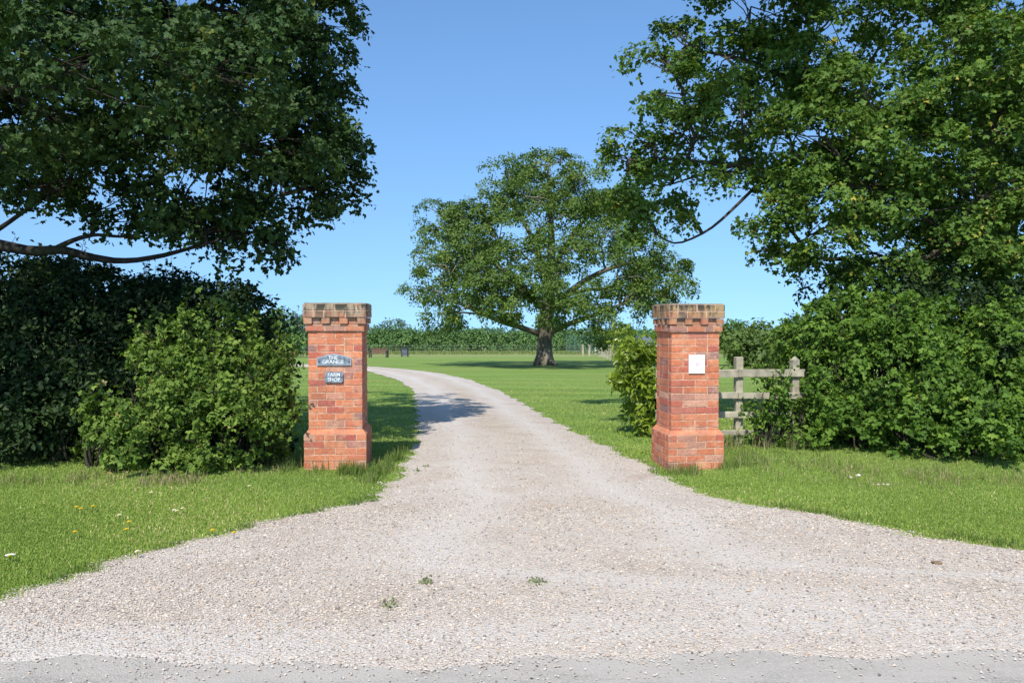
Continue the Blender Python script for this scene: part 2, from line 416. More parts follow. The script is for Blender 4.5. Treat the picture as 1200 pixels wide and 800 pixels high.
Lpx = [(-120, 735), (0, 699), (60, 683), (130, 661), (200, 640), (270, 622), (330, 609), (390, 597), (440, 584), (468, 560), (480, 535), (489, 515), (489, 490), (487, 470), (483, 456), (470, 447), (450, 440), (428, 434.5), (400, 431.5), (340, 429.5), (240, 427.5), (60, 426)]
Rpx = [(1300, 664), (1200, 648), (1100, 631), (1000, 612), (930, 600), (860, 588), (800, 573), (764, 549), (720, 528), (680, 510), (640, 489), (610, 471), (580, 456), (550, 445), (520, 438), (480, 433), (440, 429.8), (400, 428), (340, 426.3), (240, 424.8), (60, 423.5)]
Lw = np.array([G(*p)[:2] for p in Lpx]); Rw = np.array([G(*p)[:2] for p in Rpx])
Lw = np.vstack([[-14, 3.0], [-9, 4.2], Lw]); Rw = np.vstack([[16, 3.0], [9, 5.0], Rw])
Lw[:, 1] = np.maximum.accumulate(Lw[:, 1] + np.arange(len(Lw)) * 1e-4); Rw[:, 1] = np.maximum.accumulate(Rw[:, 1] + np.arange(len(Rw)) * 1e-4)
def wob(y, s):
    return .045 * np.sin(y * 5.1 + s) + .035 * np.sin(y * 11.7 + 2 * s) + .03 * np.sin(y * 23.0 + 3 * s)
def xL(y): return np.interp(y, Lw[:, 1], Lw[:, 0]) + wob(np.asarray(y, float), 1.0)
def xR(y): return np.interp(y, Rw[:, 1], Rw[:, 0]) + wob(np.asarray(y, float), 4.0)
Ymax = min(Lw[-1, 1], Rw[-1, 1])
def road_edge(x):
    x = np.asarray(x, float)
    return 3.92 + .07 * np.clip(x, -4, 4) * (x > 0) + .05 * np.sin(x * 2.3) + .04 * np.sin(x * 5.9 + 1) + .02 * np.sin(x * 17)
# gravel: front edge follows the ragged tarmac edge
gy = np.concatenate([np.linspace(0, 1, 14), np.arange(4.62, 20, .12), np.arange(20, Ymax, .5), [Ymax - .01]])
rows = []; nc = 140
for i, y in enumerate(gy):
    t = np.linspace(0, 1, nc)
    if i < 14:
        x = xL(4.5) + (xR(4.5) - xL(4.5)) * t
        yy = road_edge(x) * (1 - y) + 4.5 * y
    else:
        x = xL(y) + (xR(y) - xL(y)) * t; yy = np.full(nc, y)
    crown = .03 * np.sin(np.pi * t) * sst(y if i >= 14 else 0, 5, 8)
    rows.append(np.stack([x, yy, zt(x, yy) + (.002 if i == 0 else .008) + crown], 1))
V = np.vstack(rows); I = np.arange(len(V)).reshape(len(gy), nc)
Q = np.stack([I[:-1, :-1], I[:-1, 1:], I[1:, 1:], I[1:, :-1]], -1).reshape(-1, 4)
def track(x, y):
    t = np.clip((x - xL(y)) / (xR(y) - xL(y)), 0, 1); sp_ = np.interp(y, [4, 6, 9, 14, 30], [.13, .17, .24, .26, .26])
    wv = .02 * np.sin(y * 1.1) + .015 * np.sin(y * 2.7 + 1)
    a = np.exp(-((t - .5 - wv + sp_) / .075) ** 2) + np.exp(-((t - .5 - wv - sp_) / .075) ** 2)
    b = np.exp(-((y - 4.35 - .06 * np.sin(x * 1.3) - .012 * x) / .2) ** 2) * .9           # cars turning in along the road edge
    return np.clip(a + b, 0, 1)
dme = np_mesh('driveway', V, Q, M['gravel'], smooth=True)
rg = np.exp(-(((V[:, 0] - xL(V[:, 1])) / (xR(V[:, 1]) - xL(V[:, 1])) - .52) / .1) ** 2) * sst(V[:, 1], 5.2, 7.0)
ra = dme.attributes.new('ridge', 'FLOAT', 'POINT'); ra.data.foreach_set('value', rg.astype(np.float32))
ta = dme.attributes.new('track', 'FLOAT', 'POINT'); ta.data.foreach_set('value', track(V[:, 0], V[:, 1]).astype(np.float32))
tag(link('driveway', dme), kind='structure')
grid_sheet('road', lambda y: (-60, 60), np.linspace(-4, 4.5, 12), 40, M['road'], .004)

# loose gravel stones
OCT = np.array([[1, 0, 0], [-1, 0, 0], [0, 1, 0], [0, -1, 0], [0, 0, 1], [0, 0, -1]], float)
OCF = np.array([[0, 2, 4], [2, 1, 4], [1, 3, 4], [3, 0, 4], [2, 0, 5], [1, 2, 5], [3, 1, 5], [0, 3, 5]])
def stones(n, ylo, yhi, smin, smax, spill=False):
    u = rng.random(n); y = 1 / (1 / ylo + u * (1 / yhi - 1 / ylo))
    x = rng.uniform(-1, 1, n) * (.66 * y + 1.9)
    if spill:
        keep = (y < road_edge(x) + .15) & (rng.random(n) < np.exp(-np.maximum(0, road_edge(x) - y) * 6) * (.35 + .65 * (np.sin(x * 3.1) + np.sin(x * 7.7 + 2) > 0)))
    else:
        keep = (rng.random(n) < .15 + (y - road_edge(x)) / .45) & (rng.random(n) > .55 * track(x, y)) & (x > xL(y) - .06) & (x < xR(y) + .06) & (y > road_edge(x) - .05)
    x, y = x[keep], y[keep]; n = len(x)
    s = smin + (smax - smin) * rng.random(n) ** 2.2
    v = OCT[None] * rng.uniform(.6, 1.1, (n, 6, 3)) * np.array([1, .8, .55]) + rng.normal(0, .16, (n, 6, 3))
    a = rng.uniform(0, 6.28, n); ca, sa = np.cos(a)[:, None], np.sin(a)[:, None]
    vx = v[..., 0] * ca - v[..., 1] * sa; vy = v[..., 0] * sa + v[..., 1] * ca
    t = np.clip((x - xL(y)) / (xR(y) - xL(y)), 0, 1)
    z = zt(x, y) + .01 + .03 * np.sin(np.pi * t) * sst(y, 5, 8)
    V = np.stack([x[:, None] + vx * s[:, None], y[:, None] + vy * s[:, None], z[:, None] + v[..., 2] * s[:, None] * .9 + s[:, None] * .12], -1)
    F_ = (OCF[None] + 6 * np.arange(n)[:, None, None]).reshape(-1, 3)
    return V.reshape(-1, 3), F_, np.repeat(rng.random(n), 8)
parts = [stones(140000, 3.8, 7.2, .005, .013), stones(75000, 6.4, 16.0, .006, .014), stones(500, 3.8, 9.0, .013, .02), stones(29000, 3.3, 5.0, .003, .012, True)]
off = 0; Vs, Fs, As = [], [], []
for v, f, a in parts: Vs.append(v); Fs.append(f + off); As.append(a); off += len(v)
o = link('gravel_stones', np_mesh('gravel_stones', np.vstack(Vs), np.vstack(Fs), M['stone'], attr=np.concatenate(As)))
tag(o, 'loose pinkish grey gravel chippings strewn over the driveway', 'gravel', kind='stuff')

# ------------------------------------------------------------------ grass
def blades(x, y, h, w, lean=.5, z0=None):
    n = len(x); a = rng.uniform(0, 6.28, n)
    dx, dy = np.cos(a), np.sin(a)
    b = a + 1.57 + rng.normal(0, .5, n); l = np.abs(rng.normal(0, lean, n)) * h
    z = zt(x, y) if z0 is None else z0
    p0 = np.stack([x - dx * w / 2, y - dy * w / 2, z - .005], 1); p1 = np.stack([x + dx * w / 2, y + dy * w / 2, z - .005], 1)
    mx, my = x + np.cos(b) * l * .35, y + np.sin(b) * l * .35
    p2 = np.stack([mx + dx * w * .35, my + dy * w * .35, z + h * .6], 1); p3 = np.stack([mx - dx * w * .35, my - dy * w * .35, z + h * .6], 1)
    p4 = np.stack([x + np.cos(b) * l, y + np.sin(b) * l, z + h * np.maximum(.45, 1 - .25 * (l / h) ** 2)], 1)
    V = np.stack([p0, p1, p2, p3, p4], 1).reshape(-1, 3)
    k = 5 * np.arange(n)[:, None]
    return V, np.array([[0, 1, 2, 3]]) + k, np.array([[3, 2, 4]]) + k

def lawn_pts(n, ylo, yhi):
    u = rng.random(n); y = 1 / (1 / ylo + u * (1 / yhi - 1 / ylo))
    x = rng.uniform(-1, 1, n) * (.66 * y + 2.2)
    e = np.abs(rng.normal(0, .05, n)) + .1 * np.maximum(0, np.sin(y * 3.7 + x) * np.sin(y * 8.3) - .2) * (rng.random(n) < .6)
    keep = ((x < xL(y) + e) | (x > xR(y) - e)) & (y > road_edge(x) + .1)
    return x[keep], y[keep]

def stripe(x, y): return np.sin((y + .28 * x + .5 * np.sin(y * .4)) * 2 * math.pi / 1.7)
def patch(x, y):
    return .5 + .25 * np.sin(x * 1.3 + .7 * y) + .25 * np.sin(x * .6 - 1.7 * y + 2) * np.sin(2.1 * x + .4)
GV, GQ, GT, GA = [], [], [], []; goff = 0
def add_grass(x, y, h, w, lean, a):
    global goff
    V, q, t = blades(x, y, h, w, lean)
    GV.append(V); GQ.append(q + goff); GT.append(t + goff); GA.append(a); goff += len(V)
x, y = lawn_pts(560000, 4.6, 10.5); n = len(x)
add_grass(x, y, rng.uniform(.009, .025, n) * (1 + .35 * patch(x, y)), rng.uniform(.004, .009, n), 1.0, np.clip(rng.normal(.42, .2, n) + .42 * (patch(x, y) - .5) + (rng.random(n) < .03 + .14 * np.maximum(0, patch(x * 1.9 + 3, y * 2.3) - .55)) * .45, 0, 1))
x, y = lawn_pts(125000, 10, 30); n = len(x)
add_grass(x, y, rng.uniform(.016, .036, n), rng.uniform(.008, .02, n), 1.0, np.clip(rng.normal(.5, .16, n) + .3 * (patch(x, y) - .5) + .13 * stripe(x, y), 0, 1))
o = link('lawn_grass', np_mesh('lawn_grass', np.vstack(GV), [np.vstack(GQ), np.vstack(GT)], M['grass'], attr=np.concatenate(GA + GA)))
tag(o, 'short mown green grass blades covering the verges and lawn', 'grass', kind='stuff')

# longer, partly dry grass at the feet of pillars, hedges and drive edges
LV, LQ, LT, LA = [], [], [], []; loff = 0
def add_long(x, y, h, w, lean, a):
    global loff
    V, q, t = blades(np.asarray(x), np.asarray(y), h, w, lean)
    LV.append(V); LQ.append(q + loff); LT.append(t + loff); LA.append(a); loff += len(V)
def strip(pa, pb, n, spread, h0, h1, dry, w=.006):
    t = rng.random(n); tuft = .05 * np.sin(t * 90) + .04 * np.sin(t * 37)
    x = pa[0] + (pb[0] - pa[0]) * t + rng.normal(0, spread, n); y = pa[1] + (pb[1] - pa[1]) * t + rng.normal(0, spread, n) + tuft
    pk = np.sin(x * 7.3 + 1.3) + np.sin(x * 17.1) + np.sin(y * 9 + x * 3) > rng.normal(-.4, .7, n); x, y, t = x[pk], y[pk], t[pk]; n = len(x)
    ok = (x < xL(y) + .05) | (x > xR(y) - .05); x, y, t = x[ok], y[ok], t[ok]; n = len(x)
    hh = rng.uniform(h0, h1, n) * (.7 + .5 * np.abs(np.sin(t * 53)))
    d = np.clip(rng.normal(dry, .22, n) + .12 * np.sin(t * 31), 0, 1)
    add_long(x, y, hh, rng.uniform(w * .6, w * 1.4, n), .55, d)
g = lambda a, b: G(a, b)[:2]
strip(g(340, 552), g(440, 556), 1700, .07, .05, .16, .25)         # round left pillar
strip(g(430, 566), g(484, 525), 1500, .07, .05, .15, .3)
strip(g(0, 566), g(110, 562), 700, .1, .03, .12, .6)
strip(g(110, 566), g(240, 566), 900, .1, .03, .12, .75)
strip(g(190, 560), g(340, 548), 900, .2, .02, .09, .7)
strip(g(790, 556), g(870, 545), 900, .1, .05, .13, .3)
strip(g(850, 540), g(960, 548), 1700, .3, .03, .1, .45)
strip(g(860, 525), g(940, 525), 1300, .1, .08, .26, .6)
strip(g(940, 553), g(1080, 562), 1100, .26, .02, .085, .62)
strip(g(1060, 560), g(1240, 566), 1000, .2, .02, .1, .6)
strip(g(700, 522), g(770, 556), 700, .07, .03, .09, .25)
strip(g(1200, 644), g(900, 592), 1200, .05, .03, .07, .2)
strip(g(0, 694), g(430, 586), 1400, .05, .03, .07, .25)
def farstrip(x0, x1, y0, y1, n, h0, h1, dry, w):
    x = rng.uniform(x0, x1, n); y = rng.uniform(y0, y1, n)
    ok = (x < xL(np.minimum(y, Ymax)) - .5) | (y > Ymax) | (x > xR(np.minimum(y, Ymax)) + .5)
    x, y = x[ok], y[ok]; n = len(x)
    add_long(x, y, rng.uniform(h0, h1, n), np.full(n, w), .4, np.clip(rng.normal(dry, .15, n), 0, 1))
farstrip(-60, 50, 86, 104, 16000, .15, .45, .45, .06)
o = link('long_grass', np_mesh('long_grass', np.vstack(LV), [np.vstack(LQ), np.vstack(LT)], M['long'], attr=np.concatenate(LA + LA)))
tag(o, 'longer seeding and straw dry grass at the hedge bottoms and pillar bases', 'grass', kind='stuff')

# ------------------------------------------------------------------ foliage
def lobe_dirs(n):
    v = rng.normal(0, 1, (n, 3)); return unit(v)

def make_sprays(lobes, dens, up=.7, fmin=.55):
    """lobes: (centre, radii, density factor). Returns spray positions, normals and outward directions."""
    Ps, Ns, Id = [], [], []
    for i, (c, r, df) in enumerate(lobes):
        c = np.asarray(c, float); r = np.asarray(r, float)
        area = 4 * math.pi * (((r[0] * r[1]) ** 1.6 + (r[0] * r[2]) ** 1.6 + (r[1] * r[2]) ** 1.6) / 3) ** (1 / 1.6)
        n = max(3, int(area * dens * df))
        d = lobe_dirs(n)
        fr = fmin + (1.05 - fmin) * rng.random(n) ** .55
        ph = rng.uniform(0, 6.28, 3); w = rng.normal(0, 3.2, (3, 3))
        lump = 1 + .16 * np.sin(d @ w[0] + ph[0]) + .12 * np.sin(d @ w[1] * 1.7 + ph[1])
        p = c + d * r * (fr * lump)[:, None]
        o_ = unit(d / r)
        Ps.append(p); Ns.append(unit(o_ * .75 + np.array([0, 0, up]) + rng.normal(0, .33, (n, 3)))); Id.append(np.full(n, i))
    return np.vstack(Ps), np.vstack(Ns), np.concatenate(Id)

def clump_sprays(lobes, cdens, rc, k, up=.6, fmin=.6, flat=.75):
    """leaf clumps over each lobe, each clump a little dome of sprays, with gaps between"""
    Ps, Ns, Id = [], [], []
    for i, (c, r, df) in enumerate(lobes):
        c = np.asarray(c, float); r = np.asarray(r, float)
        area = 4 * math.pi * (((r[0] * r[1]) ** 1.6 + (r[0] * r[2]) ** 1.6 + (r[1] * r[2]) ** 1.6) / 3) ** (1 / 1.6)
        n = max(3, int(area * cdens * df))
        d = lobe_dirs(n); fr = fmin + (1.05 - fmin) * rng.random(n) ** .5
        cp = c + d * r * fr[:, None]; o_ = unit(unit(d / r) + [0, 0, up * .6])
        R_ = rc * rng.uniform(.6, 1.35, n)
        dd = lobe_dirs(n * k); oo = np.repeat(o_, k, 0)
        dd = unit(dd + oo * .75)
        q = np.repeat(cp, k, 0) + dd * np.repeat(R_, k)[:, None] * (.45 + .6 * rng.random(n * k)[:, None] ** .6) * [1, 1, flat]
        Ps.append(q); Ns.append(unit(dd * .8 + np.array([0, 0, up]) + rng.normal(0, .28, (n * k, 3)))); Id.append(np.full(n * k, i))
    return np.vstack(Ps), np.vstack(Ns), np.concatenate(Id)

LEAF1 = (np.array([[0, 0, 0], [.45, .32, .07], [1, 0, -.06], [.45, -.32, .07]]), np.array([[0, 1, 2, 3]]))
def palm(angles, lens, wd):
    V, Fq = [], []
    for i, (a, L) in enumerate(zip(angles, lens)):
        t = np.array([[0, 0, 0], [.5 * L, wd * L, .06], [L, 0, -.08 * L], [.5 * L, -wd * L, .06]])
        c, s = math.cos(a), math.sin(a)
        V.append(np.stack([t[:, 0] * c - t[:, 1] * s, t[:, 0] * s + t[:, 1] * c, t[:, 2] - .012 * i], 1)); Fq.append([4 * i, 4 * i + 1, 4 * i + 2, 4 * i + 3])
    V = np.vstack(V); V[:, 0] -= .1
    return V, np.array(Fq)
LEAF3 = palm([0, 1.0, -1.0], [1, .85, .85], .34)
LEAF5 = palm([0, .85, -.85, 1.75, -1.75], [.75, .66, .66, .42, .42], .36)
LAUREL = (np.array([[0, 0, 0], [.35, .19, .06], [.7, .17, .03], [1, 0, -.1], [.7, -.17, .03], [.35, -.19, .06]]), np.array([[0, 1, 2, 3], [0, 3, 4, 5]]))

def leaves(sp, sn, per, rad, size, tmpl, jit=.45, droop=.3, thick=.25, svar=.45, rvar=.5, color=None):
    n = len(sp) * per
    p = np.repeat(sp, per, 0); nn = np.repeat(sn, per, 0)
    a = rng.uniform(0, 6.28, n); rho = np.sqrt(rng.random(n))
    srad = np.repeat(rng.uniform(1 - rvar, 1 + rvar, len(sp)), per) * rad
    ref = np.tile(np.array([.3, .2, .93]), (n, 1)); ref[np.abs(nn @ np.array([.3, .2, .93])) > .9] = [1, .1, .1]
    t1 = unit(np.cross(nn, ref)); t2 = np.cross(nn, t1)
    rd = t1 * np.cos(a)[:, None] + t2 * np.sin(a)[:, None]
    pos = p + rd * (rho * srad)[:, None] + nn * (rng.normal(0, thick, n) * srad)[:, None]
    pos[:, 2] -= droop * rho ** 2 * srad
    ln = unit(nn + rng.normal(0, jit, (n, 3)))
    ax = rd + rng.normal(0, .45, (n, 3)); ax[:, 2] -= droop
    ax = unit(ax - ln * np.sum(ax * ln, 1, keepdims=True)); ay = np.cross(ln, ax)
    s = size * rng.uniform(1 - svar, 1 + svar, n)
    T, Fq = tmpl
    V = pos[:, None] + s[:, None, None] * (T[None, :, 0:1] * ax[:, None] + T[None, :, 1:2] * ay[:, None] + T[None, :, 2:3] * ln[:, None])
    Fc = (Fq[None] + len(T) * np.arange(n)[:, None, None]).reshape(-1, 4)
    wl = 2 * math.pi / max(.5, 6 * rad); ph = rng.uniform(0, 6.28, 3)
    drift = (np.sin(sp[:, 0] * wl + ph[0] + 1.5 * np.sin(sp[:, 2] * wl * .7)) + np.sin(sp[:, 2] * wl * 1.2 + ph[1]) + np.sin(sp[:, 1] * wl * .9 + ph[2])) / 3
    base = np.repeat(rng.normal(.44, .12, len(sp)) + .24 * drift, per) + rng.normal(0, .15, n)
    return V.reshape(-1, 3), Fc, np.repeat(np.clip(base, 0, 1), len(Fq))

def crown_mesh(name, chunks, mat):
    off = 0; A, B, D = [], [], []
    for v, f, a in chunks: A.append(v); B.append(f + off); D.append(a); off += len(v)
    return np_mesh(name, np.vstack(A), np.vstack(B), mat, attr=np.concatenate(D))

def bez(p0, p1, sag=.15, n=7, jit=.05):
    p0 = np.asarray(p0, float); p1 = np.asarray(p1, float); L = np.linalg.norm(p1 - p0)
    m = (p0 + p1) / 2 + np.array([0, 0, sag * L]) + rng.normal(0, jit * L, 3)
    t = np.linspace(0, 1, n)[:, None]
    q = (1 - t) ** 2 * p0 + 2 * t * (1 - t) * m + t ** 2 * p1
    q[1:-1] += rng.normal(0, .02 * L, (n - 2, 3))
    return q

def grow(root, trunk, trad, lobes, sp, sid, bark, limb_r=.5, tw=8, tw_r=.008, extra=None, n_side=8, lmin=.03):
    """trunk + one limb per lobe, each limb springing from the nearest wood nearer the trunk"""
    base = np.asarray(root.location)
    mb = MB(); mb.tube(np.asarray(trunk) - base, trad, 14, wob=.06)
    mb.build('trunk', bark, root, smooth=True)
    nodes = [(np.asarray(p, float), r) for p, r in list(zip(trunk, trad))[1:]]
    tr = np.asarray(trunk, float)
    if extra:
        for path, r0, r1 in extra:
            path = np.asarray(path, float); rr = np.linspace(r0, r1, len(path))
            # smooth the polyline
            t = np.linspace(0, len(path) - 1, len(path) * 3); pp = np.stack([np.interp(t, np.arange(len(path)), path[:, j]) for j in range(3)], 1)
            for _ in range(2): pp[1:-1] = (pp[:-2] + 2 * pp[1:-1] + pp[2:]) / 4
            r_ = np.interp(t, np.arange(len(path)), rr)
            m2 = MB(); m2.tube(pp - base, r_, 9, wob=.05); m2.build('limb', bark, root, smooth=True)
            nodes += [(p, r) for p, r in zip(pp, r_)]
    order = sorted(range(len(lobes)), key=lambda i: min(np.linalg.norm(tr - lobes[i][0], axis=1)))
    for i in order:
        c = np.asarray(lobes[i][0], float)
        P_ = np.array([p for p, _ in nodes]); R_ = np.array([r for _, r in nodes])
        dist = np.linalg.norm(P_ - c, axis=1) + 1.2 * np.maximum(0, P_[:, 2] - c[2] + .1) - 2.0 * R_
        j = int(np.argmin(dist)); L = np.linalg.norm(P_[j] - c)
        r0 = max(lmin, min(R_[j] * .75, .022 * L + lmin * limb_r)); 
        pa = bez(P_[j], c, .12, 8); rr = np.linspace(r0, max(r0 * .3, tw_r * 1.5), 8)
        m2 = MB(); m2.tube(pa - base, rr, n_side)
        own = sp[sid == i]
        if len(own):
            for q in own[rng.choice(len(own), min(tw, len(own)), replace=False)]:
                s = pa[rng.integers(3, 8)]
                m2.tube(bez(s, q, .08, 5) - base, np.linspace(tw_r * 1.5, tw_r * .5, 5), 4, cap=False)
        m2.build('limb', bark, root, smooth=True)
        nodes += [(p, r) for p, r in zip(pa[2:], rr[2:])]

def px_lobe(px, py, d, rx, ry, df=1.0, rd=None):
    s = d / F
    return (P(px, py, d), (rx * s, (rd if rd else .5 * (rx + ry)) * s, ry * s), df)

def finish_crown(root, chunks, mat, name='crown'):
    b = np.asarray(root.location, float)
    chunks = [(v - b, f, a) for v, f, a in chunks]
    return link(name, crown_mesh(name, chunks, mat), root)

# ---- left sycamore
L = [px_lobe(*a) for a in [
    (358, 28, 10.8, 56, 62), (385, 60, 11.0, 30, 34), (290, -40, 10.2, 110, 80), (160, -30, 9.6, 130, 90), (30, 0, 9.2, 100, 90),
    (255, 85, 8.9, 95, 62, 1.1), (110, 75, 8.3, 120, 72, 1.1), (10, 105, 8.3, 75, 70, 1.1),
    (364, 165, 10.9, 44, 50, 1.1), (300, 165, 10.2, 78, 56, 1.1), (200, 175, 10.0, 90, 48, 1.1), (90, 185, 9.7, 95, 42),
    (386, 222, 11.1, 30, 38, 1.2), (405, -75, 10.8, 26, 30, 1.6), (378, -60, 10.8, 30, 30, 1.2), (330, 228, 10.6, 52, 34), (314, 285, 10.4, 26, 38, 1.5), (290, 262, 10.4, 30, 22, 1.0), (225, 232, 10.0, 65, 32, .9), (50, 218, 9.6, 50, 16, .5),  # dense lobe above the view added to deepen the drive shadow
    (185, 240, 10.1, 50, 20, .4), (240, 268, 10.1, 34, 16, .3), (275, 262, 10.3, 36, 28, .6), (110, 252, 10.0, 34, 10, .3),
    (120, 90, 11.8, 190, 90, 1.3), (300, 110, 11.6, 90, 90, 1.3), (20, 150, 11.5, 110, 70, 1.2), (240, 195, 11.8, 110, 50, 1.0), (350, 190, 11.4, 60, 60, 1.0), (340, 40, 11.4, 60, 70, 1.0), (200, -20, 12.2, 200, 90, .8),
    (40, -160, 10.0, 160, 110, .7), (170, -170, 10.0, 120, 90, .7), (300, -60, 10.2, 60, 50, .8), (60, -330, 11.5, 200, 120, .5), (-150, -60, 10.5, 140, 140, .4), (-160, -260, 11, 160, 130, .4)]]
L += [(np.array(c_), r_, .9) for c_, r_ in [  # unseen boughs added left of the view to shade the hedge
    
    ((-5.9, 7.1, 4.4), (.95, .8, .6)), ((-7.0, 7.3, 4.0), (1.0, .9, .7)), ((-6.5, 6.7, 3.5), (.75, .6, .45)), ((-7.6, 7.0, 3.4), (1.0, .8, .6)), ((-6.9, 7.9, 5.3), (1.0, .8, .6)),
    ((-8.2, 8.2, 5.2), (1.3, 1.2, .9)), ((-7.6, 6.6, 4.6), (1.0, .8, .6)), ((-8.4, 7.4, 2.9), (.9, .8, .6))]]
lb = np.array([-8.4, 11.2, 0.0]); lb[2] = float(zt(lb[0], lb[1]))
left = empty('sycamore_tree', lb, 'big dark sycamore overhanging the left hedge, its crown filling the upper left', 'tree')
sp, sn, sid = clump_sprays(L, 2.1, .32, 12, .7, .5, .6)
hf = rng.random(len(sp)) < .5
ch = leaves(sp[hf], sn[hf], 13, .15, .06, LEAF5, .5, .5)
ch2 = leaves(sp[~hf], sn[~hf], 13, .15, .06, LEAF3, .6, .6)
trunk = [lb + np.array(v) for v in ((0, 0, -.1), (.02, 0, .5), (.1, -.05, 1.6), (.25, -.1, 3.0), (.55, -.15, 4.6), (1.2, -.2, 6.2), (2.0, -.2, 7.4))]
ext = [([P(-190, 250, 10.8), P(-60, 276, 10.2), P(0, 287, 10), P(40, 296, 9.9), P(72, 291, 9.9), P(110, 303, 9.9), P(150, 307, 9.9), P(200, 298, 10.0), P(255, 281, 10.1), P(300, 272, 10.2)], .085, .01),
       ([P(66, 291, 9.9), P(90, 279, 9.9), P(115, 274, 9.9), P(145, 279, 10), P(185, 268, 10.1)], .035, .008),
       ([P(-40, 292, 10.1), P(0, 268, 10), P(25, 250, 9.9), P(48, 234, 9.9), P(80, 215, 9.9)], .035, .015),
       ([P(-200, 205, 10.9), P(-60, 195, 10.5), P(0, 180, 10.3), P(70, 163, 10.2), P(150, 148, 10.2), P(230, 150, 10.4), P(330, 190, 10.8)], .17, .04),
       ([P(-120, 120, 10.8), P(0, 110, 10.6), P(120, 60, 10.6), P(230, 10, 10.6)], .13, .05)]
grow(left, trunk, [.42, .33, .3, .28, .24, .17, .1], L, sp, sid, M['bark_dark'], extra=ext, tw=12)
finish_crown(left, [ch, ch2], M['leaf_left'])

# ---- right sycamore
R = [px_lobe(*a) for a in [
    (880, 8, 12.6, 75, 40, 1.0), (800, 52, 12.8, 32, 30, .9), (775, 72, 12.8, 22, 16, .7), (850, 70, 12.5, 60, 40, 1.0), (975, 20, 12.6, 70, 45, .9),
    (800, 110, 12.6, 44, 26, .9), (870, 120, 12.4, 60, 34, 1.0), (762, 168, 12.8, 36, 24, 1.0), (735, 185, 12.9, 20, 18, .8), (815, 162, 12.6, 46, 28, .9),
    (845, 205, 12.6, 50, 24, .6), (790, 212, 12.8, 34, 18, .5), (758, 252, 12.4, 30, 30, 1.0), (742, 240, 12.5, 18, 18, .8), (800, 245, 12.5, 24, 18, .4),
    (940, 90, 12.0, 60, 46, 1.0), (1010, 115, 11.6, 75, 48, 1.1), (960, 160, 11.7, 70, 42, 1.1), (1050, 165, 11.5, 80, 40, 1.0), (920, 190, 12.0, 55, 35, .9),
    (1105, 95, 11.8, 70, 42, 1.0), (1180, 70, 11.6, 60, 46, 1.0), (1000, 220, 11.5, 85, 36, 1.1), (910, 250, 11.9, 44, 26, 1.0), (960, 272, 11.6, 60, 22, 1.0),
    (1070, 240, 11.6, 80, 30, .9), (1150, 230, 11.4, 70, 26, 1.0), (1200, 240, 11.5, 60, 40, .9), (898, 292, 12.0, 32, 13, .8), (1010, 295, 11.8, 70, 18, .6),
    (1090, 300, 12.4, 80, 34, .9), (1180, 310, 12.6, 70, 40, .9), (1040, 330, 12.8, 60, 24, .8), (1000, 60, 13.8, 110, 60, .6), (920, 150, 13.8, 100, 60, .55), (1060, 30, 12.6, 50, 24, .5),
    (1030, 200, 14.2, 110, 60, .5), (1150, 20, 12.6, 70, 40, .7), (1210, 150, 13.0, 60, 60, .7), (1110, 170, 14.5, 60, 60, .3), (1130, 290, 14.5, 80, 50, .7), (1230, 330, 13.0, 70, 60, .8),
    (900, -70, 12.8, 110, 60, .8), (1050, -80, 12.5, 120, 70, .7), (1200, -60, 12.5, 120, 80, .7), (1000, -200, 13, 180, 110, .4), (1200, -240, 13.5, 200, 140, .4), (1330, 80, 13, 120, 130, .4), (1340, 260, 13, 110, 90, .4), (1165, 150, 11.7, 44, 34, .8), (1195, 190, 11.8, 34, 40, .8), (1120, 60, 11.6, 60, 34, .9), (1185, 110, 11.5, 50, 30, .9), (1110, 290, 11.5, 60, 26, 1.0), (1190, 285, 11.4, 44, 30, 1.0), (1060, 320, 11.6, 60, 20, .9)]]
R += [px_lobe(*a) for a in [(1150, 262, 11.6, 50, 24, 1.0), (1192, 215, 12.2, 36, 44, 1.0), (1100, 205, 11.8, 50, 26, .9), (1195, 30, 12.2, 50, 60, .9), (1140, 130, 12.2, 60, 30, .9)]]
R += [(np.array(c_), r_, 1.7) for c_, r_ in [((.35, 11.7, 8.1), (.55, .3, .2)), ((.9, 11.9, 8.1), (.7, .45, .3)), ((1.7, 12.0, 8.4), (.7, .5, .35)), ((2.7, 12.2, 8.3), (.8, .6, .4)), ((3.8, 12.6, 8.2), (1.0, .8, .6)), ((.8, 9.05, 6.7), (.5, .25, .2)), ((1.5, 9.4, 6.8), (.6, .35, .22)), ((2.3, 9.9, 7.0), (.7, .5, .3)), ((3.3, 10.8, 7.2), (.8, .7, .4)), ((4.4, 11.8, 7.3), (.9, .8, .6))]]  # unseen boughs added above the view to cast the lawn shadows
rb = np.array([8.05, 14.0, 0.0]); rb[2] = float(zt(rb[0], rb[1]))
right = empty('sycamore_tree', rb, 'tall sycamore with yellowish seed clusters rising behind the right hedge, trunk in view', 'tree')
sp, sn, sid = clump_sprays(R, 2.2, .34, 13, .75, .45, .5)
hf = rng.random(len(sp)) < .5
ch = leaves(sp[hf], sn[hf], 14, .16, .06, LEAF5, .5, .5)
ch2 = leaves(sp[~hf], sn[~hf], 14, .16, .06, LEAF3, .6, .6)
trunk = [rb + np.array(v) for v in ((0, 0, -.1), (.02, 0, .4), (.06, 0, 1.4), (.1, 0, 2.6), (.02, 0, 3.7), (-.08, 0, 4.8), (-.16, .05, 5.8), (-.3, .1, 7.4), (-.4, .1, 9.0))]
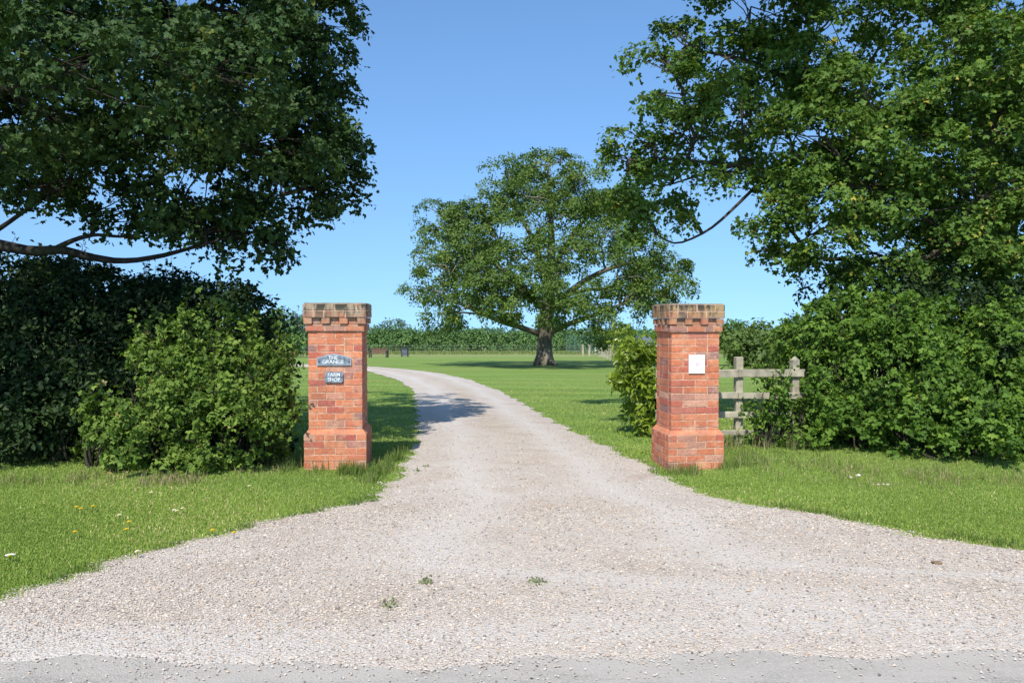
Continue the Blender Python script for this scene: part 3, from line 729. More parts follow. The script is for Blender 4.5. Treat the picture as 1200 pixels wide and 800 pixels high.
ext = [([P(1172, 330, 14), P(1178, 285, 13.8), P(1190, 240, 13.7), P(1215, 180, 13.6), P(1240, 90, 13.6)], .16, .08),
       ([P(1160, 110, 14), P(1135, 55, 13.6), P(1100, 22, 13.2), P(1065, 0, 12.9), P(1000, -40, 12.8)], .1, .05),
       ([P(1160, 250, 14), P(1080, 230, 13.4), P(1000, 215, 13.0), P(900, 200, 12.8), P(830, 190, 12.7), P(770, 185, 12.8)], .09, .014),
       ([P(905, 200, 12.7), P(872, 232, 12.6), P(835, 268, 12.5), P(792, 289, 12.4), P(770, 275, 12.4)], .03, .01),
       ([P(1160, 180, 14), P(1060, 140, 13.2), P(960, 110, 12.8), P(880, 70, 12.7), P(820, 60, 12.8)], .09, .015),
       ([P(1165, 300, 14), P(1080, 310, 13.2), P(1000, 305, 12.5), P(920, 300, 12.1)], .07, .012),
       ([P(860, 195, 12.7), P(810, 208, 12.8), P(770, 222, 12.8), P(735, 200, 12.9)], .02, .008),
       ([P(1120, 260, 13.7), P(1113, 225, 13.5), P(1108, 190, 13.4)], .05, .02)]
grow(right, trunk, [.4, .31, .27, .25, .23, .2, .17, .13, .08], R, sp, sid, M['bark_right'], extra=ext, tw=10)
finish_crown(right, [ch, ch2], M['leaf_right'])
front = np.where(sp[:, 1] < 12.3)[0]
pk = rng.choice(front, 700, replace=False)
V, Fq = [], []
for q in sp[pk] - rb:
    n_ = rng.integers(5, 10)
    for t in range(n_):
        o_ = q + np.array([rng.normal(0, .022), rng.normal(0, .022) - .02, -.03 - .014 * t]); r_ = rng.uniform(.014, .026); k = len(V)
        a = unit(rng.normal(0, 1, 3)); b = unit(np.cross(a, rng.normal(0, 1, 3)))
        V += [o_ - a * r_, o_ - b * r_ * .6, o_ + a * r_, o_ + b * r_ * .6]; Fq.append([k, k + 1, k + 2, k + 3])
tag(link('seed_clusters', np_mesh('seed_clusters', V, [Fq], M['seed'], attr=rng.random(len(Fq))), right), kind='stuff')

# ---- the parkland tree in the middle
mb_ = G(638, 428)
D0 = mb_[1]
prof = [(172, 12), (185, 30), (200, 60), (220, 95), (250, 128), (280, 140), (300, 150), (330, 160), (350, 152), (368, 120), (380, 60)]
py_, hw_ = np.array(prof).T
Ml = []
def mid_lobe(px, py, dd, rm, df=1.0): Ml.append((P(640 + (px - 640) * .97, 380 + (py - 380) * .955, D0 + dd), (rm * .95, rm * .95, rm * .55), df))
for a in [(642, 184, 0, 1.3), (622, 183, 1, .9), (660, 182, -1, .8), (640, 206, 0, 1.6), (598, 216, -1, 1.4), (582, 236, 0, 1.3), (614, 232, -2, 1.5), (668, 222, -1, 1.6), (700, 226, 0, 1.3), (655, 245, -3, 1.7),
          (512, 246, 0, 1.3), (535, 250, -1, 1.3), (503, 266, 1, 1.0), (556, 262, -2, 1.6), (590, 268, -4, 1.7), (520, 290, -1, 1.2), (545, 300, -3, 1.5), (515, 318, -2, 1.5), (496, 335, 0, 1.2), (484, 343, 1, .8), (530, 340, -3, 1.4), (508, 366, -1, 1.1), (525, 370, -1, .9), (545, 358, -4, 1.2),
          (720, 238, 0, 1.5), (735, 262, -1, 1.6), (705, 275, -3, 1.6), (755, 290, -1, 1.6), (780, 312, 0, 1.5), (800, 318, 0, 1.0), (790, 335, -1, 1.3), (760, 335, -3, 1.6), (770, 352, -2, 1.0), (725, 318, -4, 1.7), (735, 352, -4, 1.3), (715, 372, -4, 1.1), (708, 388, -3, .9), (690, 360, -5, 1.4), (722, 394, -3, .7),
          (620, 300, -6, 1.9), (660, 285, -5, 1.8), (585, 320, -6, 1.7), (650, 330, -7, 1.8), (612, 340, -7.5, 1.6), (655, 355, -7.5, 1.4), (560, 240, 0, 1.3), (690, 212, 0, 1.3), (610, 205, 1, 1.2), (590, 352, -6, 1.4), (570, 340, -5, 1.4), (598, 360, -6, 1.0), (674, 362, -6, 1.0)]:
    mid_lobe(*a)
for _ in range(14):
    py = rng.uniform(200, 368); hw = np.interp(py, py_, hw_) * D0 / F
    th = rng.uniform(0, 6.28); rr = math.sqrt(rng.uniform(.25, .85)) * hw
    c = P(645, py, D0)
    Ml.append((np.array([c[0] + rr * math.cos(th), D0 + rr * math.sin(th), c[2]]), (1.3, 1.3, .7), .8))
mid = empty('parkland_tree', mb_, 'broad spreading tree alone on the lawn between the pillars, stout pale flaky trunk', 'tree')
sp, sn, sid = clump_sprays(Ml, .72, .55, 9, .6, .8, .6)
ch = leaves(sp, sn, 18, .27, .135, LEAF1, .42, .3)
s = D0 / F
tp = lambda px, py, dd=0: P(px, py, D0 + dd)
trunk = [tp(638, 430), tp(638, 424), tp(638, 410), tp(638, 396), tp(639, 384), tp(641, 365), tp(643, 335), tp(646, 300), tp(646, 265), tp(644, 225), tp(642, 195)]
trad = [13 * s, 10.5 * s, 8.8 * s, 8.6 * s, 9.5 * s, 8.5 * s, 6.5 * s, 5 * s, 3.6 * s, 2.4 * s, 1.2 * s]
ext = [([tp(634, 392), tp(610, 383, -1), tp(585, 376, -2), tp(560, 365, -2.5), tp(530, 352, -2.5), tp(505, 338, -1)], 3.8 * s, 1.0 * s),
       ([tp(644, 390), tp(664, 380, -1), tp(690, 372, -3), tp(715, 362, -4), tp(745, 350, -3)], 3.8 * s, 1.2 * s),
       ([tp(642, 365), tp(675, 335, -1), tp(710, 315, -2), tp(750, 305, -1), tp(785, 315)], 4.5 * s, 1.0 * s),
       ([tp(640, 365), tp(605, 330, -2), tp(575, 305, -2), tp(545, 275, -1), tp(515, 252)], 4.5 * s, 1.0 * s),
       ([tp(644, 330), tp(625, 280, -2), tp(605, 245, -1), tp(598, 222)], 3.5 * s, .9 * s),
       ([tp(645, 320), tp(670, 275), tp(695, 245), tp(705, 228)], 3.5 * s, .9 * s),
       ([tp(643, 345), tp(640, 320, -3), tp(625, 310, -6)], 4 * s, 1.0 * s), ([tp(643, 350), tp(655, 330, -4), tp(655, 320, -6.5)], 4 * s, 1.0 * s)]
grow(mid, trunk, trad, Ml, sp, sid, M['bark_mid'], extra=ext, tw=4, tw_r=.02, n_side=6, lmin=.05)
mr = MB()                                                            # root flare
for a in np.arange(0, 6.28, .8):
    r1 = rng.uniform(.6, .8); c0 = np.array([math.cos(a), math.sin(a), 0])
    mr.tube([c0 * .25 + [0, 0, .75], c0 * .42 + [0, 0, .3], c0 * .56 + [0, 0, .08], c0 * r1 + [0, 0, -.06]], [.15, .15, .11, .05], 7, wob=.05)
mr.build('root_flare', M['bark_mid'], mid, smooth=True)
finish_crown(mid, [ch], M['leaf_mid'])

# ---- shrubs and hedges close by
def shrub(name, label, cat, lobes, dens, per, rad, size, mat, tmpl=LEAF1, stems=10, bark='bark_dark', up=.55, fmin=.6, group=None, thick=.25, jit=.5, shoots=0, rc=.2, k=9, stem_base=None):
    cs = np.array([l[0] for l in lobes]); c = cs.mean(0)
    base = np.array([c[0], c[1], float(zt(c[0], c[1]))])
    root = empty(name, base, label, cat, group)
    sp, sn, sid = clump_sprays(lobes, dens, rc, k, up, fmin)
    ok = sp[:, 2] > zt(sp[:, 0], sp[:, 1]) + .05
    sp, sn, sid = sp[ok], sn[ok], sid[ok]
    ch = [leaves(sp, sn, per, rad, size, tmpl, jit, .25, thick)]
    m = MB()
    if shoots:                                                       # young shoots sticking out of the outline
        k = rng.choice(len(sp), shoots); q = sp[k]; dr = unit(sn[k] * .6 + rng.normal(0, .35, (shoots, 3)) + [0, 0, .6])
        Ls = rng.uniform(.12, .42, shoots)
        pts = []; nn = []
        for a, d_, l_ in zip(q, dr, Ls):
            m.tube(np.array([a - d_ * .2, a, a + d_ * l_ * .5, a + d_ * l_]) - base, [.005, .005, .004, .002], 4, cap=False)
            for t in np.linspace(.1, 1, 5): pts.append(a + d_ * l_ * t); nn.append(d_)
        ch.append(leaves(np.array(pts), unit(np.array(nn) + rng.normal(0, .6, (len(pts), 3))), 4, .05, size, tmpl, .5, .2, thick))
    for l in lobes:
        g0 = np.array([l[0][0], l[0][1], 0]) if stem_base is None else np.array([stem_base[0], stem_base[1], 0.]); g0[2] = float(zt(g0[0], g0[1])) - .03
        m3 = MB()
        for _ in range(stems):
            a = g0 + np.array([rng.normal(0, .05), rng.normal(0, .05), 0])
            b = np.asarray(l[0]) + rng.normal(0, .45, 3) * np.asarray(l[1])
            m3.tube(bez(a, b, .1, 6) - base, np.linspace(.018, .005, 6), 5, cap=False)
        m3.build('stem', M[bark], root, smooth=True)
    fo = finish_crown(root, ch, M[mat], 'foliage')
    if shoots:
        me = fo.data; b_ = np.empty(len(me.vertices) * 3, np.float32); me.vertices.foreach_get('co', b_)
        vv = b_.reshape(-1, 3); f0 = np.vstack([c_[1] + o2 for c_, o2 in zip(ch, np.cumsum([0] + [len(c_[0]) for c_ in ch[:-1]]))])
        at = np.concatenate([c_[2] for c_ in ch]); tv = np.vstack(m.V); tq = np.vstack(m.Q)
        fo.data = np_mesh('foliage', np.vstack([vv, tv]), [np.vstack([f0, tq + len(vv)])], [M[mat], M[bark]], attr=np.concatenate([at, np.zeros(len(tq))]), mat_idx=np.concatenate([np.zeros(len(f0)), np.ones(len(tq))]))
        bpy.data.meshes.remove(me)
    return root

H = [px_lobe(*a) for a in [
    (30, 349, 10.3, 70, 38, 1.0), (110, 354, 10.3, 70, 36), (180, 369, 10.3, 60, 36), (235, 376, 10.3, 60, 40), (285, 389, 10.3, 40, 38), (215, 349, 10.6, 40, 16, .8),
    (20, 420, 9.7, 80, 60), (110, 430, 9.7, 70, 60), (190, 440, 9.9, 60, 60), (245, 450, 10.2, 60, 60), (295, 440, 10.3, 30, 60), (307, 490, 10.0, 22, 40),
    (0, 500, 9.3, 70, 45), (70, 500, 9.3, 50, 40), (-90, 384, 10.3, 90, 70), (-90, 480, 9.7, 90, 60), (-200, 430, 10.2, 100, 110),
    (60, 384, 11.6, 120, 80, .7), (200, 400, 11.6, 110, 70, .7), (285, 430, 11.3, 45, 60, .7), (10, 329, 10.8, 60, 22, .9), (40, 400, 10.6, 110, 70), (150, 420, 10.6, 110, 70), (120, 480, 10.4, 120, 60), (225, 470, 10.7, 90, 70), (100, 354, 11.2, 100, 40), (230, 374, 11.2, 90, 40), (-340, 420, 10.6, 90, 110, .6), (-440, 420, 10.8, 90, 110, .6), (-250, 400, 11.5, 100, 120, .6)]]
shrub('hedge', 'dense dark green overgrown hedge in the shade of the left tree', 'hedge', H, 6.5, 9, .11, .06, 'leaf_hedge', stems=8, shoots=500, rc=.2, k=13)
B = [px_lobe(*a) for a in [
    (240, 405, 9.3, 52, 36), (276, 440, 9.2, 48, 44), (215, 450, 9.1, 56, 42), (170, 478, 8.95, 46, 40), (255, 490, 8.95, 62, 44), (296, 490, 9.2, 34, 46), (195, 515, 8.8, 58, 36), (140, 515, 8.9, 34, 26),
    (265, 525, 8.95, 56, 26), (108, 512, 9.0, 22, 18, .8), (306, 520, 9.2, 26, 22), (190, 420, 9.4, 30, 22, .8), (160, 445, 9.2, 24, 18, .7), (200, 540, 8.7, 40, 16, .8), (291, 412, 9.4, 34, 28, .8)]]
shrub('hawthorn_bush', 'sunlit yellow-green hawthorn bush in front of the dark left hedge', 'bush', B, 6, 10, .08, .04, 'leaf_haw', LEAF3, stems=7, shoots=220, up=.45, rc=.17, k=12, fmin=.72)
H2 = [px_lobe(*a) for a in [
    (985, 400, 10.6, 50, 40), (1050, 390, 10.6, 60, 36), (1120, 400, 10.4, 60, 40), (1000, 455, 10.2, 54, 46), (1070, 450, 9.9, 62, 44), (1140, 455, 9.7, 56, 46), (1195, 420, 10.2, 50, 60),
    (1010, 500, 9.9, 50, 30), (1075, 505, 9.5, 56, 36), (1140, 505, 9.3, 50, 38), (1100, 530, 9.2, 44, 22), (1200, 500, 9.5, 44, 46), (960, 480, 10.5, 28, 40), (965, 430, 10.8, 32, 36), (1020, 370, 11.0, 50, 26, .8), (975, 372, 11.2, 34, 18, .6),
    (1050, 430, 11.6, 100, 70, .6), (1180, 430, 11.4, 90, 90, .6), (1280, 440, 10.4, 70, 90, .8), (1360, 440, 10.4, 70, 100, .6), (1450, 440, 10.4, 80, 100, .6), (1550, 440, 10.4, 80, 100, .6), (1650, 440, 10.4, 80, 100, .5), (945, 405, 10.9, 26, 34, .8), (1175, 535, 9.3, 30, 16, .7)]]
shrub('hawthorn_hedge', 'bright green hawthorn hedge under the right tree, beside the fence', 'hedge', H2, 7, 9, .085, .048, 'leaf_haw2', LEAF3, stems=7, shoots=330, up=.45, rc=.18, k=12, fmin=.7)
D = [px_lobe(*a) for a in [(1180, 365, 11.2, 70, 44), (1100, 352, 11.4, 60, 30), (1030, 350, 11.6, 60, 26), (975, 352, 11.8, 34, 16, .7), (1195, 440, 10.2, 40, 60), (1185, 500, 9.9, 36, 40), (1250, 400, 11, 70, 80)]]  # dark leaf colour stands in for shade under the right tree
shrub('shade_dark_elder', 'bush with dark leaves standing in for the shade of the right tree, rising above the hawthorn hedge', 'bush', D, 5.5, 9, .1, .06, 'leaf_hedge', LEAF1, stems=6, shoots=120, rc=.2, k=11)
wd_ = float(G(865, 522)[1]) - .22
W = [px_lobe(a[0] + 9, a[1], wd_ + a[2], *a[3:]) for a in [(890, 462, .05, 15, 24), (912, 470, .05, 24, 28), (937, 462, .1, 22, 34), (884, 494, 0, 12, 14, .8), (912, 498, -.05, 26, 16, .8), (892, 432, .45, 10, 12, .6), (935, 415, .6, 18, 14, .6), (940, 498, 0, 20, 18, .8), (955, 445, .2, 20, 36, .8)]]
shrub('elder_shrub', 'leafy light green shrub growing through the rails of the fence', 'shrub', W, 6, 9, .08, .055, 'leaf_haw2', LEAF1, stems=6, shoots=50, up=.4, rc=.14, k=9)
La = [px_lobe(*a) for a in [(754, 430, 12.0, 21, 20), (746, 447, 11.9, 16, 15), (768, 448, 12.1, 22, 24), (756, 463, 11.9, 18, 15), (780, 425, 12.2, 24, 26), (774, 470, 12.1, 24, 18, .9), (739, 416, 12.0, 10, 9, .8), (738, 401, 12.6, 13, 7, .8), (764, 482, 11.95, 15, 12, 1.0), (776, 495, 12.0, 20, 14, 1.0), (757, 474, 12.3, 12, 14, 1.0)]]
lb_ = P(778, 440, 12.1)
shrub('laurel_bush', 'glossy lime-green laurel bush just behind the right pillar', 'bush', La, 7, 9, .11, .1, 'leaf_laurel', LAUREL, stems=2, stem_base=lb_, up=.5, shoots=26, jit=.6, rc=.16, k=9)

# ---- wood and trees farther off
def far_tree(name, label, cat, px, py_top, base_d, wpx, mat, hfrac=1.0, leaf=.35, per=9, group=None, trunk=True, nlobe=10, sq=.8):
    s = base_d / F
    x = (px - 600) / F * base_d; zg = float(zt(x, base_d)); top = P(px, py_top, base_d)[2]
    hgt = top - zg; wr = wpx * s
    lo = []
    for i in range(nlobe):
        th = rng.uniform(0, 6.28); t = rng.uniform(.22 if trunk else .1, .86)
        rr = wr * .62 * math.sqrt(rng.random()) * (1 - .55 * max(0, t - .5))
        q = wr * rng.uniform(.34, .5)
        lo.append((np.array([x + rr * math.cos(th), base_d + rr * math.sin(th), zg + hgt * t]), (q, q, min(q * sq, hgt * .35)), 1.0))
    lo.append((np.array([x, base_d, zg + hgt * .82]), (wr * .4, wr * .4, hgt * .18), 1.0))
    root = empty(name, (x, base_d, zg), label, cat, group)
    sp, sn, sid = make_sprays(lo, 1.3 / (leaf * leaf * 6), .6, .6)
    ok = sp[:, 2] > zg + .15; sp, sn = sp[ok], sn[ok]
    m = MB(); m.tube([(0, 0, -.2), (.02, 0, hgt * .25), (0, 0, hgt * .55), (0, 0, hgt * .8)], [hgt * .035, hgt * .028, hgt * .02, hgt * .008], 8)
    for l in lo[:6]: m.tube([(0, 0, hgt * .25), (np.asarray(l[0]) - [x, base_d, zg]) * .6 + [0, 0, .05], np.asarray(l[0]) - [x, base_d, zg]], [hgt * .018, hgt * .012, hgt * .005], 5, cap=False)
    m.build('trunk', M['bark_dark'], root, smooth=True)
    finish_crown(root, [leaves(sp, sn, per, leaf * 1.6, leaf, LEAF1, .5, .2)], M[mat])
    return root
# right-hand wood behind the fence
gw = 'trees of the wood behind the rail fence'
for px, t, d, w, lab in [(858, 379, 46, 30, 'rounded yellow-green tree just right of the right pillar, behind the rail fence'),
                         (893, 374, 44, 34, 'fuller tree at the middle of the wood seen above the rail fence'),
                         (930, 371, 42, 34, 'taller bushy tree of the wood beside the right hedge'),
                         (875, 388, 38, 30, 'low bushy tree in front, above the left rails of the fence'),
                         (915, 388, 36, 30, 'low bushy tree in front, above the right end of the fence'),
                         (968, 370, 44, 36, 'tree of the wood mostly hidden by the hawthorn hedge')]:
    far_tree('woodland_tree', lab, 'tree', px, t, d, w, 'leaf_wood', leaf=.22, per=10, group=gw, trunk=False, nlobe=12)
far_tree('woodland_tree', 'darker distant tree at the skyline right of the right pillar', 'tree', 858, 374, 70, 16, 'leaf_far', leaf=.3, group=gw, trunk=False)
far_tree('woodland_tree', 'small round tree behind the grey shed, next to the right pillar', 'tree', 757, 386, 70, 18, 'leaf_far', leaf=.3, trunk=False)
# left-hand wood seen between hedge and left pillar
gl = 'trees between the left hedge and the left pillar'
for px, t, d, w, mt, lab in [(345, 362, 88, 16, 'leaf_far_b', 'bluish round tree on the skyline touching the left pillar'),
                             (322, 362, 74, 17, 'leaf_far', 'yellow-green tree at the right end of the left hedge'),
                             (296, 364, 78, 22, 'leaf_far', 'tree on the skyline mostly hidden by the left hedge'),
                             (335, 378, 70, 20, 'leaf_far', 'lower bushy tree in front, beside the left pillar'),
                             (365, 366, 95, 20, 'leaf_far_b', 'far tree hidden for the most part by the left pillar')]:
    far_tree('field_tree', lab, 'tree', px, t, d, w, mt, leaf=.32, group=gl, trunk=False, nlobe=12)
# far clipped hedge across the paddock
hd = 106.0
lo = []
for x in np.arange(-70, 62, 1.9):
    t = 386 + rng.normal(0, 1.1); s_ = hd / F
    zg = float(zt(x, hd)); top = CAMZ - (t - 375) * s_; h = top - zg
    lo.append((np.array([x, hd + rng.normal(0, .25), zg + h * .66]), (1.5, 1.2, h * .36), 1.0)); lo.append((np.array([x + .9, hd - .3 + rng.normal(0, .25), zg + h * .3]), (1.5, 1.3, h * .34), 1.0))
rt = empty('hedgerow', (0, hd, float(zt(0, hd))), 'long tall field hedge running across behind the parkland tree', 'hedge')
sp, sn, sid = make_sprays(lo, 7.0, .6, .5)
finish_crown(rt, [leaves(sp, sn, 11, .4, .25, LEAF1, .5, .2)], M['leaf_far'], 'foliage')
m = MB()
for x in np.arange(-70, 62, 2.3): m = MB(); m.tube([(x, 0, float(zt(x, hd)) - rt.location[2] - .1), (x + .1, 0, .9), (x - .1, .1, 1.8)], [.1, .07, .03], 6); m.build('stem', M['bark_dark'], rt, smooth=True)
# trees beyond it
gt = 'trees on the skyline beyond the far hedge'
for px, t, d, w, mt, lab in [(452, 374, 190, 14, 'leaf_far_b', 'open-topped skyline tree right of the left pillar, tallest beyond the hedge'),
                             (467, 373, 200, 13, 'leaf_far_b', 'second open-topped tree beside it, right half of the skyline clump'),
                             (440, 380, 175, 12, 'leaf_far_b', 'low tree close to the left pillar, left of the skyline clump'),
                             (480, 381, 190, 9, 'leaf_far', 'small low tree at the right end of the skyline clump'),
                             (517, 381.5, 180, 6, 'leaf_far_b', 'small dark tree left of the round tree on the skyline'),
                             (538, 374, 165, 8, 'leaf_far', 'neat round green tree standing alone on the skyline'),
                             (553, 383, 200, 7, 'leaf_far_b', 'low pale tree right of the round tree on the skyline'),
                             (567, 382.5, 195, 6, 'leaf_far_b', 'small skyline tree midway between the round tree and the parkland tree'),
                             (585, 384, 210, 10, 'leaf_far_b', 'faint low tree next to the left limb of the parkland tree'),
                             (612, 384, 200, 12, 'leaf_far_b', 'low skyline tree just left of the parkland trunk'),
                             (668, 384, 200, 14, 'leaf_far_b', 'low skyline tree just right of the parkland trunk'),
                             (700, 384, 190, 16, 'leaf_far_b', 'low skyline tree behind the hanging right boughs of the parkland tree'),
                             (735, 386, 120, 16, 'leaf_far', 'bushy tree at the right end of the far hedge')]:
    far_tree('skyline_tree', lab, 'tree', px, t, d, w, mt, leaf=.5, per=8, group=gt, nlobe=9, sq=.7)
lo = [(np.array([x, 230 + rng.normal(0, 6), float(zt(x, 230)) + 1.6]), (4.5, 4, 2.1 + rng.uniform(0, .4)), 1.0) for x in np.arange(-110, 60, 4.0)]
rt = empty('hedgerow', (-20, 230, float(zt(-20, 230))), 'faint farther hedge line just showing over the long field hedge', 'hedge')
sp, sn, sid = make_sprays(lo, .5, .6, .65)
finish_crown(rt, [leaves(sp, sn, 9, .9, .7, LEAF1, .5, .2)], M['leaf_far_b'], 'foliage')

# ------------------------------------------------------------------ brick gate pillars
def brick_block(W, D, z0, courses, ch=.075, start=0, proud=.0022, dentil=False):
    """courses of bricks round a mortar core. returns V,Q,T,matidx,rnd"""
    Vs, Qs, Ts, nQ, rq, rt_ = [], [], [], 0, [], []
    n = 0
    def put(c, size, r):
        nonlocal n
        mb = MB(); mb.box(c, size, rz=rng.normal(0, .004), jit=.0012, bev=.0025)
        v = mb.V[0]; Vs.append(v); Qs.append(mb.Q[0] + n); Ts.append(mb.T[0] + n); n += len(v)
        rq.append(np.full(len(mb.Q[0]), r)); rt_.append(np.full(len(mb.T[0]), r))
    mj = .010; dep = .1
    for k in range(courses):
        z = z0 + ch * (k + .5); h = ch - mj
        odd = (k + start) % 2
        def cells(w):
            if dentil:
                nb = int(round(w / .1)); nb += 1 - nb % 2
                return [(w * i / nb + .004 - w / 2, w * (i + 1) / nb - .004 - w / 2) for i in range(nb)]
            nb = max(1, round(w / .225))
            full = (w + mj) / nb
            xs = []
            if odd == 0 or nb == 1: e = [i * full for i in range(nb + 1)]
            else: e = [0] + [full * (i + .5) for i in range(nb)] + [w + mj]
            if rng.random() < .4 and len(e) > 2:                      # an odd half brick here and there
                i = rng.integers(0, len(e) - 1)
                if e[i + 1] - e[i] > .16: e = sorted(e + [(e[i] + e[i + 1]) / 2])
            return [(a - w / 2, b - mj - w / 2) for a, b in zip(e[:-1], e[1:])]
        for sy in (-1, 1):
            ic = -1
            for a, b in cells(W):
                ic += 1
                pj = rng.normal(0, .0009) - (.034 if dentil and ic % 2 else 0)
                put(((a + b) / 2, sy * (D / 2 - dep / 2 + proud + pj), z + rng.normal(0, .001)), (b - a, dep, h), rng.random())
        w2 = D - 2 * dep - 2 * mj
        for sx in (-1, 1):
            ic = 0
            for a, b in cells(w2):
                ic += 1
                pj = rng.normal(0, .0009) - (.034 if dentil and ic % 2 else 0)
                put((sx * (W / 2 - dep / 2 + proud + pj), (a + b) / 2, z + rng.normal(0, .001)), (dep, b - a, h), rng.random())
    rec = .036 if dentil else 0
    core = MB(); core.box((0, 0, z0 + ch * courses / 2), (W - 2 * proud - 2 * rec, D - 2 * proud - 2 * rec, ch * courses - .002))
    return Vs, Qs, Ts, rq, rt_, core, n

def brick_part(name, blocks, mats, parent):
    V, Qs, Ts, qi, ti, qr, tr_ = [], [], [], [], [], [], []; off = 0
    for (Vs, Q_, T_, rq, rt_, core, n) in blocks:
        V += Vs; Qs += [q + off for q in Q_]; Ts += [t + off for t in T_]
        qr += rq; tr_ += rt_; qi.append(np.zeros(sum(map(len, Q_)))); ti.append(np.zeros(sum(map(len, T_)))); off += n
        V.append(core.V[0]); Qs.append(core.Q[0] + off); qi.append(np.ones(6)); qr.append(np.zeros(6)); off += 8
    me = np_mesh(name, np.vstack(V), [np.vstack(Qs), np.vstack(Ts)], mats, attr=np.concatenate(qr + tr_), mat_idx=np.concatenate(qi + ti))
    return link(name, me, parent)

def slope_course(name, W0, D0_, W1, D1_, z0, z1, mat, parent):
    V = [[sx * w / 2, sy * d / 2, z] for (w, d, z) in ((W0, D0_, z0), (W1, D1_, z1)) for sx, sy in ((-1, -1), (1, -1), (1, 1), (-1, 1))]
    Q = [[0, 1, 5, 4], [1, 2, 6, 5], [2, 3, 7, 6], [3, 0, 4, 7], [4, 5, 6, 7], [3, 2, 1, 0]]
    return link(name, np_mesh(name, V, [Q], mat, attr=[.35] * 6), parent)

def pillar(loc, rz, label, W_s, W_c, W_p, cap_mat, ch, hb=5, hs=15, top_extra=4):
    r = empty('gate_pillar', loc, label, 'gate pillar', 'brick gate pillars', rz)
    zb = -.06
    brick_part('plinth', [brick_block(W_p, W_p, zb, hb + 1, ch)], [M['brick'], M['mortar']], r)
    zp = zb + ch * (hb + 1)
    slope_course('plinth_chamfer', W_p - .01, W_p - .01, W_s + .01, W_s + .01, zp, zp + .045, M['brick'], r)
    zs = zp
    brick_part('shaft', [brick_block(W_s, W_s, zs, hs, ch, 1)], [M['brick'], M['mortar']], r)
    zc = zs + hs * ch
    w1 = W_s + .05
    b1 = brick_block(w1, w1, zc, 1, ch, 0)
    b2 = brick_block(W_c - .01, W_c - .01, zc + ch, 1, ch, 1, dentil=True)
    b3 = brick_block(W_c, W_c, zc + 2 * ch, 2, ch, 0)
    brick_part('cap', [b1, b2, b3], [cap_mat, M['mortar']], r)
    top = MB(); top.box((0, 0, zc + 4 * ch + .004), (W_c - .02, W_c - .02, .012), bev=.005)
    top.build('flaunching', M['cap_top'], r)
    return r
pl = G(392, 551)
# left pillar: front face centre near px 392; rotate about its own centre
d_front = 9.05
th = math.radians(4.6)
def pillar_at(px_fl, Wp, th, d):
    fl = np.array([(px_fl - 600) / F * d, d]); ax = np.array([math.cos(th), math.sin(th)]); ay = np.array([-math.sin(th), math.cos(th)])
    c = fl + ax * Wp / 2 + ay * Wp / 2
    return c
c = pillar_at(355.3, .675, th, d_front)
p_left = pillar((c[0], c[1], 0), th, 'red brick pillar left of the drive carrying two dark name signs', .585, .685, .675, M['brick_cap'], .0752)
th2 = math.radians(7.0)
c2 = pillar_at(783.8, .63, th2, 9.0)
p_right = pillar((c2[0], c2[1], 0), th2, 'red brick pillar right of the drive carrying a white notice', .54, .63, .63, M['brick_cap_r'], .0748)

def text_mesh(txt, size, extrude=.0015, mat=None):
    cu = bpy.data.curves.new('lettering', 'FONT'); cu.body = txt; cu.size = size; cu.extrude = extrude; cu.align_x = 'CENTER'; cu.align_y = 'CENTER'; cu.offset = size * .012
    ob = bpy.data.objects.new('lettering', cu); C.objects.link(ob)
    dg = bpy.context.evaluated_depsgraph_get(); dg.update()
    me = bpy.data.meshes.new_from_object(ob.evaluated_get(dg))
    bpy.data.objects.remove(ob); me.name = 'lettering'; me.materials.clear(); me.materials.append(mat)
    return me
def plate(outline, y0, y1):
    n = len(outline); V = [[x, y0, z] for x, z in outline] + [[x, y1, z] for x, z in outline]
    m = bpy.data.meshes.new('plate')
    m.from_pydata(V, [], [list(range(n)), list(range(2 * n - 1, n - 1, -1))] + [[i, n + i, n + (i + 1) % n, (i + 1) % n] for i in range(n)])
    return m
def face_frame(pil, Ws, th, px, py):
    """world point on the pillar's front face under a pixel, on the face plane"""
    c = np.array(pil.location); nrm = np.array([math.sin(th), -math.cos(th), 0]); q = c + nrm * (Ws / 2 + .006)
    r = ray(px, py); o_ = np.array([0, 0, CAMZ]); t = np.dot(q - o_, nrm) / np.dot(r, nrm)
    return o_ + r * t
def arch(w, h, rise, n=14):
    pts = [(-w / 2, 0), (w / 2, 0), (w / 2, h - rise)]
    for i in range(1, n):
        t = i / n; x = w / 2 - w * t; pts.append((x, h - rise + rise * math.sin(math.pi * t) ** 1.3))
    pts.append((-w / 2, h - rise)); return pts
def stick(name, me, mat, parent, loc=(0, 0, 0), rx=0):
    if mat: me.materials.clear(); me.materials.append(mat)
    o = link(name, me, parent); o.location = loc; o.rotation_euler = (rx, 0, 0); return o
px1 = 1 / 107.5
q = face_frame(p_left, .59, th, 391.5, 428)
sg = empty('name_sign', q, 'arched slate name sign reading THE GRANGE, the upper one on the left pillar', 'sign', 'signs on the left pillar', th)
w, h = 40 * px1, 13.6 * px1
stick('border', plate(arch(w, h, .045), -.010, 0), M['sign_edge'], sg)
stick('panel', plate([(x * .955, .008 + z * .88) for x, z in arch(w, h, .045)], -.013, -.0102), M['sign_slate'], sg)
stick('lettering', text_mesh('THE', .056, mat=M['letters']), None, sg, (-.01, -.0145, .083), math.pi / 2)
stick('lettering', text_mesh('GRANGE', .058, mat=M['letters']), None, sg, (-.01, -.0145, .037), math.pi / 2)
for sx in (-1, 1):
    mb = MB(); mb.tube([(sx * w * .43, -.0125, .04), (sx * w * .43, -.017, .04)], [.008, .006], 10); mb.build('screw', M['screw'], sg)
q = face_frame(p_left, .59, th, 391.5, 448.2)
